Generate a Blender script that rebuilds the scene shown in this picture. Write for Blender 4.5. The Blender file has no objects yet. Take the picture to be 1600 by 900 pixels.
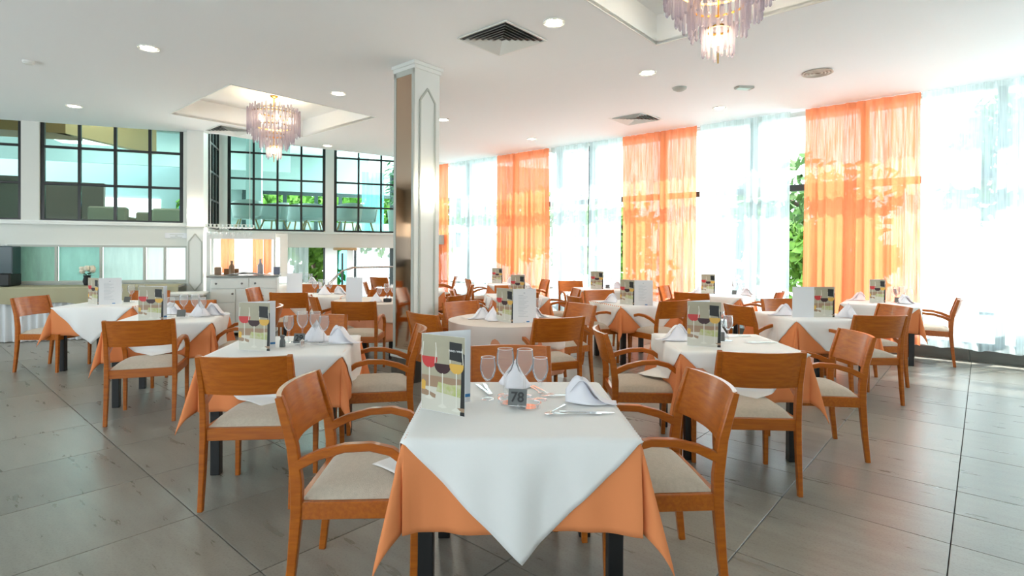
import bpy, bmesh, math, random
from math import sin, cos, pi, radians as R
from mathutils import Vector, Matrix
random.seed(7)
S = bpy.context.scene
COL = S.collection

# ------------------------------------------------------------------ camera
CAMH = 1.42
cd = bpy.data.cameras.new('camera'); cam = bpy.data.objects.new('camera', cd); COL.objects.link(cam)
cam.location = (0, 0, CAMH)
cam.rotation_euler = (Matrix.Rotation(R(90 - .4), 3, 'X') @ Matrix.Rotation(R(.35), 3, 'Z')).to_euler()
cd.sensor_width = 36; cd.lens = 36 * 848 / 1600
cd.shift_y = -(450 - 399.4) / 1600
cd.clip_start = .05; cd.clip_end = 300
S.camera = cam

# ------------------------------------------------------------------ colour management, world, sun
S.view_settings.view_transform = 'Standard'; S.view_settings.look = 'None'
S.view_settings.gamma = 1; S.view_settings.exposure = 1.3
S.view_settings.use_curve_mapping = False
W = bpy.data.worlds.new('world'); S.world = W; W.use_nodes = True
wn = W.node_tree.nodes; wl = W.node_tree.links
bg = wn['Background']; bg.inputs['Strength'].default_value = 2.8
tc = wn.new('ShaderNodeTexCoord'); sx = wn.new('ShaderNodeSeparateXYZ'); rp = wn.new('ShaderNodeValToRGB')
mp = wn.new('ShaderNodeMapRange'); mp.inputs[1].default_value = -1; mp.inputs[2].default_value = 1
wl.new(tc.outputs['Generated'], sx.inputs[0]); wl.new(sx.outputs[2], mp.inputs[0]); wl.new(mp.outputs[0], rp.inputs[0]); wl.new(rp.outputs[0], bg.inputs[0])
rp.color_ramp.elements[0].position = .45; rp.color_ramp.elements[0].color = (.80, .86, .90, 1)
rp.color_ramp.elements[1].position = 1; rp.color_ramp.elements[1].color = (.62, .80, 1, 1)
e = rp.color_ramp.elements.new(.52); e.color = (.84, .96, 1, 1)
sd = bpy.data.lights.new('sun', 'SUN'); sun = bpy.data.objects.new('sun', sd); COL.objects.link(sun)
sd.energy = 5.5; sd.angle = R(1.5); sd.color = (1, .95, .86)
gx, gv = sin(R(41)), cos(R(41))
# sun stands outside the window wall, high
sdir = Vector((gx * .55 + gv * .30, gv * .55 - gx * .30, .80)).normalized()
sun.rotation_euler = sdir.to_track_quat('Z', 'Y').to_euler(); sun.location = sdir * 30

# ------------------------------------------------------------------ materials
MATS = {}
def mat(name, col, rough=.5, metal=0, coat=0, bump=None, var=None, trans=0, emit=None, spec=.5, sheen=0):
    """var=(colour2, scale xyz, amount); bump=(scale, strength)"""
    if name in MATS: return MATS[name]
    m = bpy.data.materials.new(name); m.use_nodes = True; MATS[name] = m
    n = m.node_tree.nodes; l = m.node_tree.links; b = n['Principled BSDF']
    b.inputs['Base Color'].default_value = (*col, 1); b.inputs['Roughness'].default_value = rough
    b.inputs['Metallic'].default_value = metal; b.inputs['Coat Weight'].default_value = coat
    b.inputs['Coat Roughness'].default_value = .18
    b.inputs['Specular IOR Level'].default_value = spec
    b.inputs['Transmission Weight'].default_value = trans
    b.inputs['Sheen Weight'].default_value = sheen
    if emit:
        b.inputs['Emission Color'].default_value = (*emit[0], 1); b.inputs['Emission Strength'].default_value = emit[1]
    t = n.new('ShaderNodeTexCoord')
    if var:
        c2, sc, amt = var
        mpn = n.new('ShaderNodeMapping'); mpn.inputs['Scale'].default_value = sc
        nz = n.new('ShaderNodeTexNoise'); nz.inputs['Scale'].default_value = 1; nz.inputs['Detail'].default_value = 6; nz.inputs['Roughness'].default_value = .6
        mx = n.new('ShaderNodeMix'); mx.data_type = 'RGBA'
        mr = n.new('ShaderNodeMapRange'); mr.inputs[1].default_value = .35; mr.inputs[2].default_value = .65; mr.inputs[4].default_value = amt
        l.new(t.outputs['Object'], mpn.inputs[0]); l.new(mpn.outputs[0], nz.inputs[0]); l.new(nz.outputs[0], mr.inputs[0]); l.new(mr.outputs[0], mx.inputs[0])
        mx.inputs[6].default_value = (*col, 1); mx.inputs[7].default_value = (*c2, 1); l.new(mx.outputs[2], b.inputs['Base Color'])
    if bump:
        nz = n.new('ShaderNodeTexNoise'); nz.inputs['Scale'].default_value = bump[0]; nz.inputs['Detail'].default_value = 4
        bp = n.new('ShaderNodeBump'); bp.inputs['Strength'].default_value = bump[1]; bp.inputs['Distance'].default_value = .01
        l.new(t.outputs['Object'], nz.inputs[0]); l.new(nz.outputs[0], bp.inputs['Height']); l.new(bp.outputs[0], b.inputs['Normal'])
    return m

def glassy(name, tint, refl=.12, rough=.02):
    """thin clear sheet or crystal: tinted see-through plus facing-dependent gloss"""
    m = bpy.data.materials.new(name); m.use_nodes = True; MATS[name] = m
    n = m.node_tree.nodes; l = m.node_tree.links; n.remove(n['Principled BSDF']); out = n['Material Output']
    tr = n.new('ShaderNodeBsdfTransparent'); tr.inputs[0].default_value = (*tint, 1)
    gl = n.new('ShaderNodeBsdfGlossy'); gl.inputs['Roughness'].default_value = rough; gl.inputs[0].default_value = (.95, .97, 1, 1)
    lw = n.new('ShaderNodeLayerWeight'); lw.inputs[0].default_value = refl
    mx = n.new('ShaderNodeMixShader'); l.new(lw.outputs['Fresnel'], mx.inputs[0]); l.new(tr.outputs[0], mx.inputs[1]); l.new(gl.outputs[0], mx.inputs[2]); l.new(mx.outputs[0], out.inputs[0])
    return m

def fabric(name, col, transp, transl, col2=None, face=0):
    """woven cloth that lets light through: transp = open holes, transl = glow-through share"""
    m = bpy.data.materials.new(name); m.use_nodes = True; MATS[name] = m
    n = m.node_tree.nodes; l = m.node_tree.links; n.remove(n['Principled BSDF']); out = n['Material Output']
    df = n.new('ShaderNodeBsdfDiffuse'); tl = n.new('ShaderNodeBsdfTranslucent'); tp = n.new('ShaderNodeBsdfTransparent')
    df.inputs[0].default_value = (*col, 1); tl.inputs[0].default_value = (*(col2 or col), 1)
    a = n.new('ShaderNodeMixShader'); a.inputs[0].default_value = transl; l.new(df.outputs[0], a.inputs[1]); l.new(tl.outputs[0], a.inputs[2])
    b = n.new('ShaderNodeMixShader'); b.inputs[0].default_value = transp; l.new(a.outputs[0], b.inputs[1]); l.new(tp.outputs[0], b.inputs[2]); l.new(b.outputs[0], out.inputs[0])
    t = n.new('ShaderNodeTexCoord'); mpn = n.new('ShaderNodeMapping'); mpn.inputs['Scale'].default_value = (60, 60, 2.5)
    nz = n.new('ShaderNodeTexNoise'); nz.inputs['Scale'].default_value = 1
    mr = n.new('ShaderNodeMapRange'); mr.inputs[1].default_value = .3; mr.inputs[2].default_value = .7; mr.inputs[3].default_value = max(0, transp - .1); mr.inputs[4].default_value = transp + .08
    l.new(t.outputs['Object'], mpn.inputs[0]); l.new(mpn.outputs[0], nz.inputs[0]); l.new(nz.outputs[0], mr.inputs[0]); fin = mr.outputs[0]
    if face:                                                       # a weave closes up where it is seen or lit at a slant
        lw = n.new('ShaderNodeLayerWeight'); lw.inputs[0].default_value = .5
        m2 = n.new('ShaderNodeMapRange'); m2.inputs[1].default_value = 0; m2.inputs[2].default_value = face; m2.inputs[3].default_value = 1; m2.inputs[4].default_value = .06
        mu = n.new('ShaderNodeMath'); mu.operation = 'MULTIPLY'; l.new(lw.outputs['Facing'], m2.inputs[0]); l.new(m2.outputs[0], mu.inputs[0]); l.new(fin, mu.inputs[1]); fin = mu.outputs[0]
    l.new(fin, b.inputs[0])
    return m

wood = mat('honey_beech', (.48, .130, .009), .36, coat=.14, spec=.32, var=((.33, .074, .004), (9, 9, 60), .75))
woodh = mat('honey_beech_flat', (.50, .138, .010), .32, coat=.42, spec=.32, var=((.35, .078, .005), (5, 60, 60), .75))
blackwood = mat('black_lacquer', (.006, .006, .007), .35)
seatfab = mat('beige_linen', (.60, .53, .43), .9, bump=(260, .35), var=((.50, .44, .35), (60, 60, 60), .6), sheen=.2)
whitecloth = mat('white_tablecloth', (.88, .875, .86), .8, bump=(7, .30), sheen=.15)
orangecloth = mat('apricot_tablecloth', (.80, .275, .105), .9, bump=(12, .12), spec=.2)
pinkcloth = mat('blush_tablecloth', (.80, .71, .65), .85, bump=(12, .12))
olivecloth = mat('khaki_cloth', (.40, .38, .25), .8, bump=(10, .15))
napkinm = mat('white_napkin', (.86, .85, .90), .8)
steel = mat('polished_steel', (.72, .72, .72), .16, metal=1)
steelb = mat('brushed_steel', (.17, .18, .18), .5, spec=.3)
blackp = mat('black_print', (.008, .009, .01), .5)
brass = mat('brass', (.70, .42, .12), .22, metal=1)
white = mat('white_paint', (.76, .79, .765), .55)
ceilm = mat('ceiling_white', (.90, .935, .945), .8)
trimw = mat('trim_white', (.77, .80, .77), .4)
wallm = mat('warm_white_wall', (.70, .725, .68), .6)
greym = mat('grey_paint', (.47, .50, .46), .55)
darkmet = mat('dark_window_metal', (.035, .05, .05), .4)
blackmet = mat('black_window_metal', (.008, .010, .010), .35)
plinthm = mat('grey_plinth_laminate', (.10, .095, .08), .5, var=((.07, .065, .055), (30, 30, 3), .8))
bronzem = mat('bronze_mirror', (.62, .47, .35), .05, metal=1)
grout = mat('grout', (.045, .045, .04), .9)
paper = mat('card_white', (.78, .80, .83), .5)
skirtw = mat('white_skirt', (.74, .76, .77), .85)
clearg = glassy('clear_glass', (.985, .985, .985), .12)
wineg = glassy('wine_glass', (.99, .99, .99), .13, .03)
def milky(m, amt):  # white haze mixed in, in place of bright reflections on the glass
    n = m.node_tree.nodes; l = m.node_tree.links; d = n.new('ShaderNodeBsdfDiffuse'); t_ = n.new('ShaderNodeBsdfTranslucent'); a = n.new('ShaderNodeMixShader'); b = n.new('ShaderNodeMixShader'); b.inputs[0].default_value = amt
    d.inputs[0].default_value = (.9, .92, .95, 1); t_.inputs[0].default_value = (.9, .92, .95, 1)
    l.new(d.outputs[0], a.inputs[1]); l.new(t_.outputs[0], a.inputs[2]); l.new(n['Mix Shader'].outputs[0], b.inputs[1]); l.new(a.outputs[0], b.inputs[2]); l.new(b.outputs[0], n['Material Output'].inputs[0])
milky(wineg, .085); milky(clearg, .08)
paneg = glassy('teal_tinted_pane', (.78, .92, .89), .08)
outg = glassy('window_pane', (.97, .99, .99), .03)
crystal = glassy('lilac_crystal', (.86, .86, .93), .12, .12)
n_ = crystal.node_tree.nodes; l_ = crystal.node_tree.links; tl_ = n_.new('ShaderNodeBsdfTranslucent'); tl_.inputs[0].default_value = (.47, .44, .50, 1)
df_ = n_.new('ShaderNodeBsdfDiffuse'); df_.inputs[0].default_value = (.45, .42, .47, 1); m1_ = n_.new('ShaderNodeMixShader'); m2_ = n_.new('ShaderNodeMixShader'); m2_.inputs[0].default_value = .42
l_.new(tl_.outputs[0], m1_.inputs[1]); l_.new(df_.outputs[0], m1_.inputs[2]); l_.new(n_['Mix Shader'].outputs[0], m2_.inputs[1]); l_.new(m1_.outputs[0], m2_.inputs[2]); l_.new(m2_.outputs[0], n_['Material Output'].inputs[0])
orangecurt = fabric('orange_curtain', (.80, .30, .15), .02, .55, col2=(.90, .24, .10))
sheer = fabric('white_sheer', (.70, .78, .78), .42, .74, col2=(.60, .68, .68), face=.9)
glow = mat('lamp_glow', (1, .9, .7), .5, emit=((1, .86, .62), 14))
glow2 = mat('bulb_glow', (1, .85, .6), .5, emit=((1, .78, .45), 28))
sconcem = mat('sconce_glass', (1, 1, .9), .3, emit=((1, .97, .88), 7))

def tilemat():
    m = bpy.data.materials.new('stone_tile'); m.use_nodes = True; MATS['stone_tile'] = m
    n = m.node_tree.nodes; l = m.node_tree.links; b = n['Principled BSDF']
    t = n.new('ShaderNodeTexCoord'); oi = n.new('ShaderNodeObjectInfo'); ge = n.new('ShaderNodeNewGeometry')
    ad = n.new('ShaderNodeVectorMath'); ad.operation = 'ADD'
    sc = n.new('ShaderNodeVectorMath'); sc.operation = 'SCALE'; sc.inputs[3].default_value = 1
    l.new(oi.outputs['Location'], sc.inputs[0]); l.new(t.outputs['Object'], ad.inputs[0]); l.new(sc.outputs[0], ad.inputs[1])
    mp_ = n.new('ShaderNodeMapping'); mp_.inputs['Scale'].default_value = (1.6, 7, 1); l.new(ad.outputs[0], mp_.inputs[0])
    n1 = n.new('ShaderNodeTexNoise'); n1.inputs['Scale'].default_value = 1.3; n1.inputs['Detail'].default_value = 8; n1.inputs['Roughness'].default_value = .62; l.new(mp_.outputs[0], n1.inputs[0])
    n2 = n.new('ShaderNodeTexNoise'); n2.inputs['Scale'].default_value = 90; n2.inputs['Detail'].default_value = 3; l.new(ad.outputs[0], n2.inputs[0])
    r1 = n.new('ShaderNodeValToRGB'); r1.color_ramp.elements[0].position = .3; r1.color_ramp.elements[0].color = (.232, .216, .180, 1); r1.color_ramp.elements[1].position = .72; r1.color_ramp.elements[1].color = (.315, .302, .262, 1)
    l.new(n1.outputs[0], r1.inputs[0])
    mr = n.new('ShaderNodeMapRange'); mr.inputs[3].default_value = .86; mr.inputs[4].default_value = 1.12; l.new(oi.outputs['Random'], mr.inputs[0])
    r2 = n.new('ShaderNodeMapRange'); r2.inputs[1].default_value = .3; r2.inputs[2].default_value = .5; r2.inputs[3].default_value = .84; r2.inputs[4].default_value = 1; l.new(n2.outputs[0], r2.inputs[0])
    mu = n.new('ShaderNodeMath'); mu.operation = 'MULTIPLY'; l.new(mr.outputs[0], mu.inputs[0]); l.new(r2.outputs[0], mu.inputs[1])
    vm = n.new('ShaderNodeVectorMath'); vm.operation = 'SCALE'; l.new(r1.outputs[0], vm.inputs[0]); l.new(mu.outputs[0], vm.inputs[3]); l.new(vm.outputs[0], b.inputs['Base Color'])
    rr = n.new('ShaderNodeMapRange'); rr.inputs[3].default_value = .20; rr.inputs[4].default_value = .40; l.new(n1.outputs[0], rr.inputs[0]); l.new(rr.outputs[0], b.inputs['Roughness'])
    bp = n.new('ShaderNodeBump'); bp.inputs['Strength'].default_value = .15; bp.inputs['Distance'].default_value = .002
    l.new(n2.outputs[0], bp.inputs['Height']); l.new(bp.outputs[0], b.inputs['Normal'])
    return m
tilem = tilemat()

# ------------------------------------------------------------------ mesh helpers
class MB:
    def __init__(s): s.v = []; s.f = []; s.m = []; s.cur = 0
    def box(s, a, b, ch=0):
        x0, y0, z0 = a; x1, y1, z1 = b
        if ch <= 0:
            i = len(s.v); s.v += [(x, y, z) for z in (z0, z1) for x, y in ((x0, y0), (x1, y0), (x1, y1), (x0, y1))]
            s.addf([(i+3, i+2, i+1, i), (i+4, i+5, i+6, i+7), (i, i+1, i+5, i+4), (i+1, i+2, i+6, i+5), (i+2, i+3, i+7, i+6), (i+3, i, i+4, i+7)])
        else:
            zs = [(z0, ch), (z0+ch, 0), (z1-ch, 0), (z1, ch)]; base = len(s.v)
            for z, k in zs:
                c = ch
                s.v += [(x0+k+(c if not k else 0), y0+k, z), (x1-k-(c if not k else 0), y0+k, z), (x1-k, y0+k+(c if not k else 0), z), (x1-k, y1-k-(c if not k else 0), z),
                        (x1-k-(c if not k else 0), y1-k, z), (x0+k+(c if not k else 0), y1-k, z), (x0+k, y1-k-(c if not k else 0), z), (x0+k, y0+k+(c if not k else 0), z)]
            s.rings(base, 4, 8, True)
        return s
    def addf(s, fs): s.f += fs; s.m += [s.cur] * len(fs)
    def rings(s, base, nr, n, cap, closed=True):
        fs = []
        for r in range(nr - 1):
            for k in range(n if closed else n - 1):
                a = base + r*n + k; b = base + r*n + (k+1) % n
                fs.append((a, b, b+n, a+n))
        if cap: fs.append(tuple(base + k for k in reversed(range(n)))); fs.append(tuple(base + (nr-1)*n + k for k in range(n)))
        s.addf(fs)
    def sweep(s, path, secs, up=(1, 0, 0), ch=.25):
        """rectangular section (w along 'up', d across) swept on a path, corners chamfered"""
        U = Vector(up); base = len(s.v); P = [Vector(p) for p in path]
        if isinstance(secs, tuple): secs = [secs] * len(P)
        for i, p in enumerate(P):
            t = (P[min(i+1, len(P)-1)] - P[max(i-1, 0)]).normalized()
            u = (U - t * U.dot(t)).normalized(); w = t.cross(u)
            a, b = secs[i][0]/2, secs[i][1]/2; c = min(a, b) * ch
            for x, y in ((a-c, -b), (a, -b+c), (a, b-c), (a-c, b), (-a+c, b), (-a, b-c), (-a, -b+c), (-a+c, -b)):
                s.v.append(tuple(p + u*x + w*y))
        s.rings(base, len(P), 8, True); return s
    def tube(s, path, r, n=8):
        P = [Vector(p) for p in path]; base = len(s.v)
        rs = r if isinstance(r, (list, tuple)) else [r]*len(P)
        for i, p in enumerate(P):
            t = (P[min(i+1, len(P)-1)] - P[max(i-1, 0)]).normalized()
            a = Vector((0, 0, 1)) if abs(t.z) < .9 else Vector((1, 0, 0))
            u = (a - t*a.dot(t)).normalized(); w = t.cross(u)
            for k in range(n):
                q = 2*pi*k/n; s.v.append(tuple(p + (u*cos(q) + w*sin(q))*rs[i]))
        s.rings(base, len(P), n, True); return s
    def lathe(s, prof, n=16, c=(0, 0, 0), cap=True):
        base = len(s.v)
        for r, z in prof:
            for k in range(n):
                q = 2*pi*k/n; s.v.append((c[0] + r*cos(q), c[1] + r*sin(q), c[2] + z))
        s.rings(base, len(prof), n, cap); return s
    def grid(s, fn, nu, nv, skip=None):
        base = len(s.v)
        for j in range(nv+1):
            for i in range(nu+1): s.v.append(tuple(fn(i/nu, j/nv)))
        s.addf([(base+j*(nu+1)+i, base+j*(nu+1)+i+1, base+(j+1)*(nu+1)+i+1, base+(j+1)*(nu+1)+i) for j in range(nv) for i in range(nu) if not (skip and skip(i, j))])
        return s
    def mesh(s, name, mats, smooth=True, ang=35):
        me = bpy.data.meshes.new(name); me.from_pydata(s.v, [], s.f)
        for m in (mats if isinstance(mats, (list, tuple)) else [mats]): me.materials.append(m)
        me.polygons.foreach_set('material_index', s.m)
        me.validate(); 
        if smooth:
            me.polygons.foreach_set('use_smooth', [True]*len(me.polygons)); me.set_sharp_from_angle(angle=R(ang))
        return me
    def obj(s, name, mats, parent=None, loc=(0, 0, 0), rz=0, **k):
        return place(s.mesh(name, mats, **k), name, parent, loc, rz)

def place(me, name, parent=None, loc=(0, 0, 0), rz=0):
    o = bpy.data.objects.new(name, me); COL.objects.link(o); o.location = loc; o.rotation_euler = (0, 0, rz)
    if parent: o.parent = parent
    return o
def thing(name, label, cat, loc=(0, 0, 0), rz=0, group=None, kind=None):
    o = bpy.data.objects.new(name, None); COL.objects.link(o); o.location = loc; o.rotation_euler = (0, 0, rz)
    o.empty_display_size = .1
    return tag(o, label, cat, group, kind)
def tag(o, label=None, cat=None, group=None, kind=None):
    if label: o['label'] = label
    if cat: o['category'] = cat
    if group: o['group'] = group
    if kind: o['kind'] = kind
    return o
def copytree(o, parent=None, loc=None, rz=None, label=None, group=None):
    c = o.copy(); COL.objects.link(c)
    if parent: c.parent = parent
    if loc is not None: c.location = loc
    if rz is not None: c.rotation_euler = (0, 0, rz)
    if label: c['label'] = label
    if group: c['group'] = group
    for ch in list(o.children): copytree(ch, c)
    return c
def solid(o, t, off=-1):
    m = o.modifiers.new('thick', 'SOLIDIFY'); m.thickness = t; m.offset = off; return o
def text(s_, size, name, mt, parent, loc, rot, depth=.0004):
    c = bpy.data.curves.new(name, 'FONT'); c.body = s_; c.size = size; c.extrude = depth; c.offset = size*.018; c.align_x = 'CENTER'; c.align_y = 'CENTER'
    o = bpy.data.objects.new(name, c); COL.objects.link(o)
    me_ = bpy.data.meshes.new_from_object(o.evaluated_get(bpy.context.evaluated_depsgraph_get())); bpy.data.objects.remove(o); me_.name = name
    me_.materials.clear(); me_.materials.append(mt)
    o = bpy.data.objects.new(name, me_); COL.objects.link(o); o.parent = parent; o.location = loc; o.rotation_euler = rot
    return o

# grid frame G: x' runs along the window wall (to the right), v towards it; frame W: the mezzanine front
GA = -R(41); WA = R(19)
def G(x, v, z=0): return (x*cos(R(41)) + v*sin(R(41)), -x*sin(R(41)) + v*cos(R(41)), z)
def Wp(s_, n, z=0): return (s_*sin(R(71)) - n*cos(R(71)), s_*cos(R(71)) + n*sin(R(71)), z)
def ceil_z(v): return 3.47 if v < 5 else 3.47 + (v - 5)/4.4*.19
def struct(name, loc=(0, 0, 0), rz=0, label=None):
    o = bpy.data.objects.new(name, None); COL.objects.link(o); o.location = loc; o.rotation_euler = (0, 0, rz); o['kind'] = 'structure'; 
    if label: o['label'] = label
    return o
def gframe(name, label=None): return struct(name, (0, 0, 0), GA, label)
def wframe(name, label=None): return struct(name, (0, 0, 0), WA, label)   # local x=s, local y=n

# ------------------------------------------------------------------ FLOOR
fl = gframe('floor', 'grey stone tiled floor with dark joints')
MB().box((-18, -6, -.12), (8, 9.62, -.012)).obj('slab', grout, fl, smooth=False)
rows = [-.47, .305, 1.08, 1.865, 2.646, 3.42, 3.835, 4.21, 4.98, 5.76, 6.53, 7.33, 8.11, 8.88, 9.5]
cols = [-.11 + .765*k for k in range(-16, 5)]
tcache = {}
far = MB()
def tile_mesh(w, d):
    k = (round(w, 3), round(d, 3))
    if k not in tcache:
        b = MB(); g = .0025; b.box((g, g, -.012), (w-g, d-g, 0), .0012); tcache[k] = b.mesh('tile', tilem, ang=20)
    return tcache[k]
for j in range(len(rows)-1):
    for i in range(len(cols)-1):
        x0, x1, v0, v1 = cols[i], cols[i+1], rows[j], rows[j+1]
        c = G((x0+x1)/2, (v0+v1)/2)
        vis = c[1] > .9 and abs(c[0]) < c[1]*1.08 + .9
        if vis: place(tile_mesh(x1-x0, v1-v0), 'tile', fl, (x0, v0, 0))
        else: far.box((x0+.0025, v0+.0025, -.012), (x1-.0025, v1-.0025, 0))
for i in range(-12, 26):
    pass
far.box((-18, -6, -.012), (cols[0]-.003, 9.6, 0)); far.box((cols[-1]+.003, -6, -.012), (8, 9.6, 0)); far.box((cols[0], -6, -.012), (cols[-1], rows[0]-.003, 0))
fo = far.obj('far_tiles', tilem, fl, smooth=False); fo['kind'] = 'stuff'

# ------------------------------------------------------------------ CEILING with two coffers
ce = gframe('ceiling', 'white plaster ceiling with two recessed square coffers')
CF = [(-9.26, -7.05, 2.79, 4.90), (-2.45, -.30, 2.85, 4.97)]
XS = sorted({-18, -10.25, 8, *[c[0] for c in CF], *[c[1] for c in CF]}); VS = sorted({-6, 2.79, 2.85, 4.90, 4.97, 5, 9.4, 9.62})
bm = bmesh.new()
def quad(p): bm.faces.new([bm.verts.new(q) for q in p])
for i in range(len(XS)-1):
    for j in range(len(VS)-1):
        xm, vm = (XS[i]+XS[i+1])/2, (VS[j]+VS[j+1])/2
        if any(a < xm < b and c < vm < d for a, b, c, d in CF): continue
        quad([(XS[i], VS[j], ceil_z(VS[j])), (XS[i], VS[j+1], ceil_z(VS[j+1])), (XS[i+1], VS[j+1], ceil_z(VS[j+1])), (XS[i+1], VS[j], ceil_z(VS[j]))])
# clip the left wing at the mezzanine glazing
no = Vector((-cos(R(71)), sin(R(71)), 0)); no.rotate(Matrix.Rotation(-GA, 3, 'Z'))
left = [f for f in bm.faces if f.calc_center_median().x < -10.25]
geom = left + list({e for f in left for e in f.edges}) + list({v for f in left for v in f.verts})
r = bmesh.ops.bisect_plane(bm, geom=geom, plane_co=no*10.80, plane_no=no)
bmesh.ops.delete(bm, geom=[f for f in bm.faces if f.calc_center_median().x < -10.25 and f.calc_center_median().dot(no) > 10.80], context='FACES')
bmesh.ops.remove_doubles(bm, verts=bm.verts, dist=.0005)
bnd = [e for e in bm.edges if e.is_boundary]
ex = bmesh.ops.extrude_edge_only(bm, edges=bnd)
for v in [g for g in ex['geom'] if isinstance(g, bmesh.types.BMVert)]:
    inco = any(a-.01 < v.co.x < b+.01 and c-.01 < v.co.y < d+.01 for a, b, c, d in CF)
    v.co.z = 3.76 if inco else 4.72
me = bpy.data.meshes.new('ceiling_plaster'); bm.to_mesh(me); bm.free(); me.materials.append(ceilm); place(me, 'ceiling_plaster', ce)
for a, b, c, d in CF:
    MB().box((a-.3, c-.3, 3.76), (b+.3, d+.3, 3.80)).obj('coffer_panel', ceilm, ce, smooth=False)
    m = MB(); t = .012
    for p, q in (((a-t, c-t), (b+t, c)), ((a-t, d), (b+t, d+t)), ((a-t, c), (a, d)), ((b, c), (b+t, d))): m.box((*p, 3.462), (*q, 3.50))
    m.obj('coffer_trim', trimw, ce, smooth=False)
MB().box((-20, -8, 4.72), (10, 9.9, 4.85)).obj('roof_sky_block', ceilm, ce, smooth=False)  # put in to stop sky light leaking in over the ceiling

# ------------------------------------------------------------------ WINDOW WALL
ww = gframe('wall_window_side', 'long glazed window wall with dark metal frame')
m = MB()
m.box((-14, 9.5, 0), (7, 9.7, .16)); m.box((-14, 9.5, 3.60), (7, 9.9, 4.8)); m.obj('wall_band', white, ww, smooth=False)
MB().box((5.2, -6, 0), (5.4, 9.7, 4.8)).obj('end_wall', white, ww, smooth=False)
rw = gframe('wall_rear_light_block', 'unseen rear wall added behind the camera to limit light, with window opening')  # unseen wall, added to limit daylight from behind; its window opening is invented
MB().box((-18, -4.2, 0), (5.4, -4.0, 1.15)).box((-18, -4.2, 2.35), (5.4, -4.0, 4.72)).obj('wall_band', wallm, rw, smooth=False)
for k in range(8): MB().box((-17.6+3.2*k, -4.18, 1.15), (-17.45+3.2*k, -4.02, 2.35), .01).obj('mullion', trimw, rw)
l = bpy.data.lights.new('rear_fill_light', 'AREA'); l.energy = 16; l.shape = 'RECTANGLE'; l.size = 14; l.size_y = 1.1; l.color = (.9, .97, 1)  # added area lamp at the rear opening, lifts surfaces facing the camera
o = bpy.data.objects.new('rear_fill_light', l); COL.objects.link(o); o.location = G(-5, -3.9, 1.85); o.rotation_euler = Vector((-G(0, 1)[0], -G(0, 1)[1], 0)).to_track_quat('Z', 'Y').to_euler()
bb = gframe('baseboard_window_side', 'grey tiled skirting along the window wall')
for k in range(24): MB().box((-13.9+.765*k+.002, 9.47, 0), (-13.9+.765*(k+1)-.002, 9.5, .15), .002).obj('skirting_tile', mat('skirting_stone', (.14, .145, .13), .4, var=((.10, .10, .09), (3, 3, 9), .7)), bb)
win = gframe('window_1', 'floor to ceiling window with transom bar, behind the curtains')
posts = [-12.9, -11.4, -9.75, -8.2, -6.95, -6.13, -4.55, -2.93, -1.35, .17, 1.7, 3.2, 4.8]
for x in posts: MB().box((x-.05, 9.50, .16), (x+.05, 9.62, 3.62), .006).obj('mullion', darkmet, win)
MB().box((-13, 9.5, 2.42), (5.2, 9.62, 2.52), .006).obj('transom', darkmet, win)
MB().box((-13, 9.5, .16), (5.2, 9.62, .24), .006).obj('bottom_rail', darkmet, win)
MB().box((-13, 9.5, .62), (5.2, 9.60, .66), .006).obj('guard_rail', darkmet, win)
for i in range(len(posts)-1):
    for z0, z1 in ((.24, .62), (.66, 2.42), (2.52, 3.6)):
        MB().box((posts[i]+.05, 9.555, z0), (posts[i+1]-.05, 9.56, z1)).obj('pane', outg, win, smooth=False)

# curtains
def curtain(name, x0, x1, mt, label, group, pleats, seed, amp=.045, flare=0, ripple=.5, v=9.32, frame=GA, z0=.17, z1=None, pf=G, pull=0):
    rnd = random.Random(seed); ph = [rnd.random()*6.28 for _ in range(6)]
    w = x1-x0; n = max(24, int(pleats*10)); zt = z1 if z1 else ceil_z(v)-.005
    def f(a, b):
        z = zt + (z0-zt)*b
        q = 2*pi*pleats*a + ph[0] + .9*sin(2*pi*a*2.3+ph[1]) + .5*b*sin(2*pi*a*1.7+ph[2])
        am = amp*(.45+.75*b)*(.7+.3*sin(2*pi*a*3.1+ph[3]))
        y = am*sin(q) + .35*am*sin(2.3*q+ph[4]) + .03*b*sin(2*pi*a*.9+ph[5])
        x = (a-.5)*(w + flare*b) + .25*am*cos(q)
        x += pull*w*math.sin(b*pi*.5)*(1-a) if pull > 0 else pull*w*b*a
        return (x, y, z + (.012*sin(q*.5) if b > .98 else 0))
    o = MB().grid(f, n, 26).obj(name, mt, None, pf((x0+x1)/2, v), frame, ang=180)
    return tag(o, label, 'curtain', group)
K = 1.063
oc = [(-10.0-.55, -9.64, 'orange curtain narrow strip just right of the panelled pillar', .05),
      (-8.08, -6.67, 'orange curtain second from the pillar, behind the far small menus', .03),
      (-4.98, -3.59, 'orange curtain third from the pillar, middle of the window wall', -.02),
      (-1.98, -.63, 'largest orange curtain, nearest on the right of the window wall', .06)]
for i, (a, b, l, fl_) in enumerate(oc):
    curtain('orange_curtain', a*K, b*K, orangecurt, l, 'orange curtains on the window wall', (b-a)*K*6.5, 11+i, .05, fl_)
sc_ = [(-9.60, -8.10, 'white sheer curtain between the pillar side strip and second orange curtain'),
       (-6.60, -5.72, 'white sheer curtain left of the bare dark mullion'),
       (-5.69, -5.00, 'white sheer curtain right of the bare dark mullion'),
       (-3.55, -2.19, 'wide white sheer curtain left of the gap showing green trees'),
       (-.62, .36, 'white sheer curtain right of the largest orange curtain'),
       (.30, 1.7, 'white sheer curtain at the right edge of the window wall')]
for i, (a, b, l) in enumerate(sc_):
    curtain('sheer_curtain', a*K, b*K, sheer, l, 'white sheer curtains on the window wall', (b-a)*K*5.5, 41+i, .035, .0, v=9.34)
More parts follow.
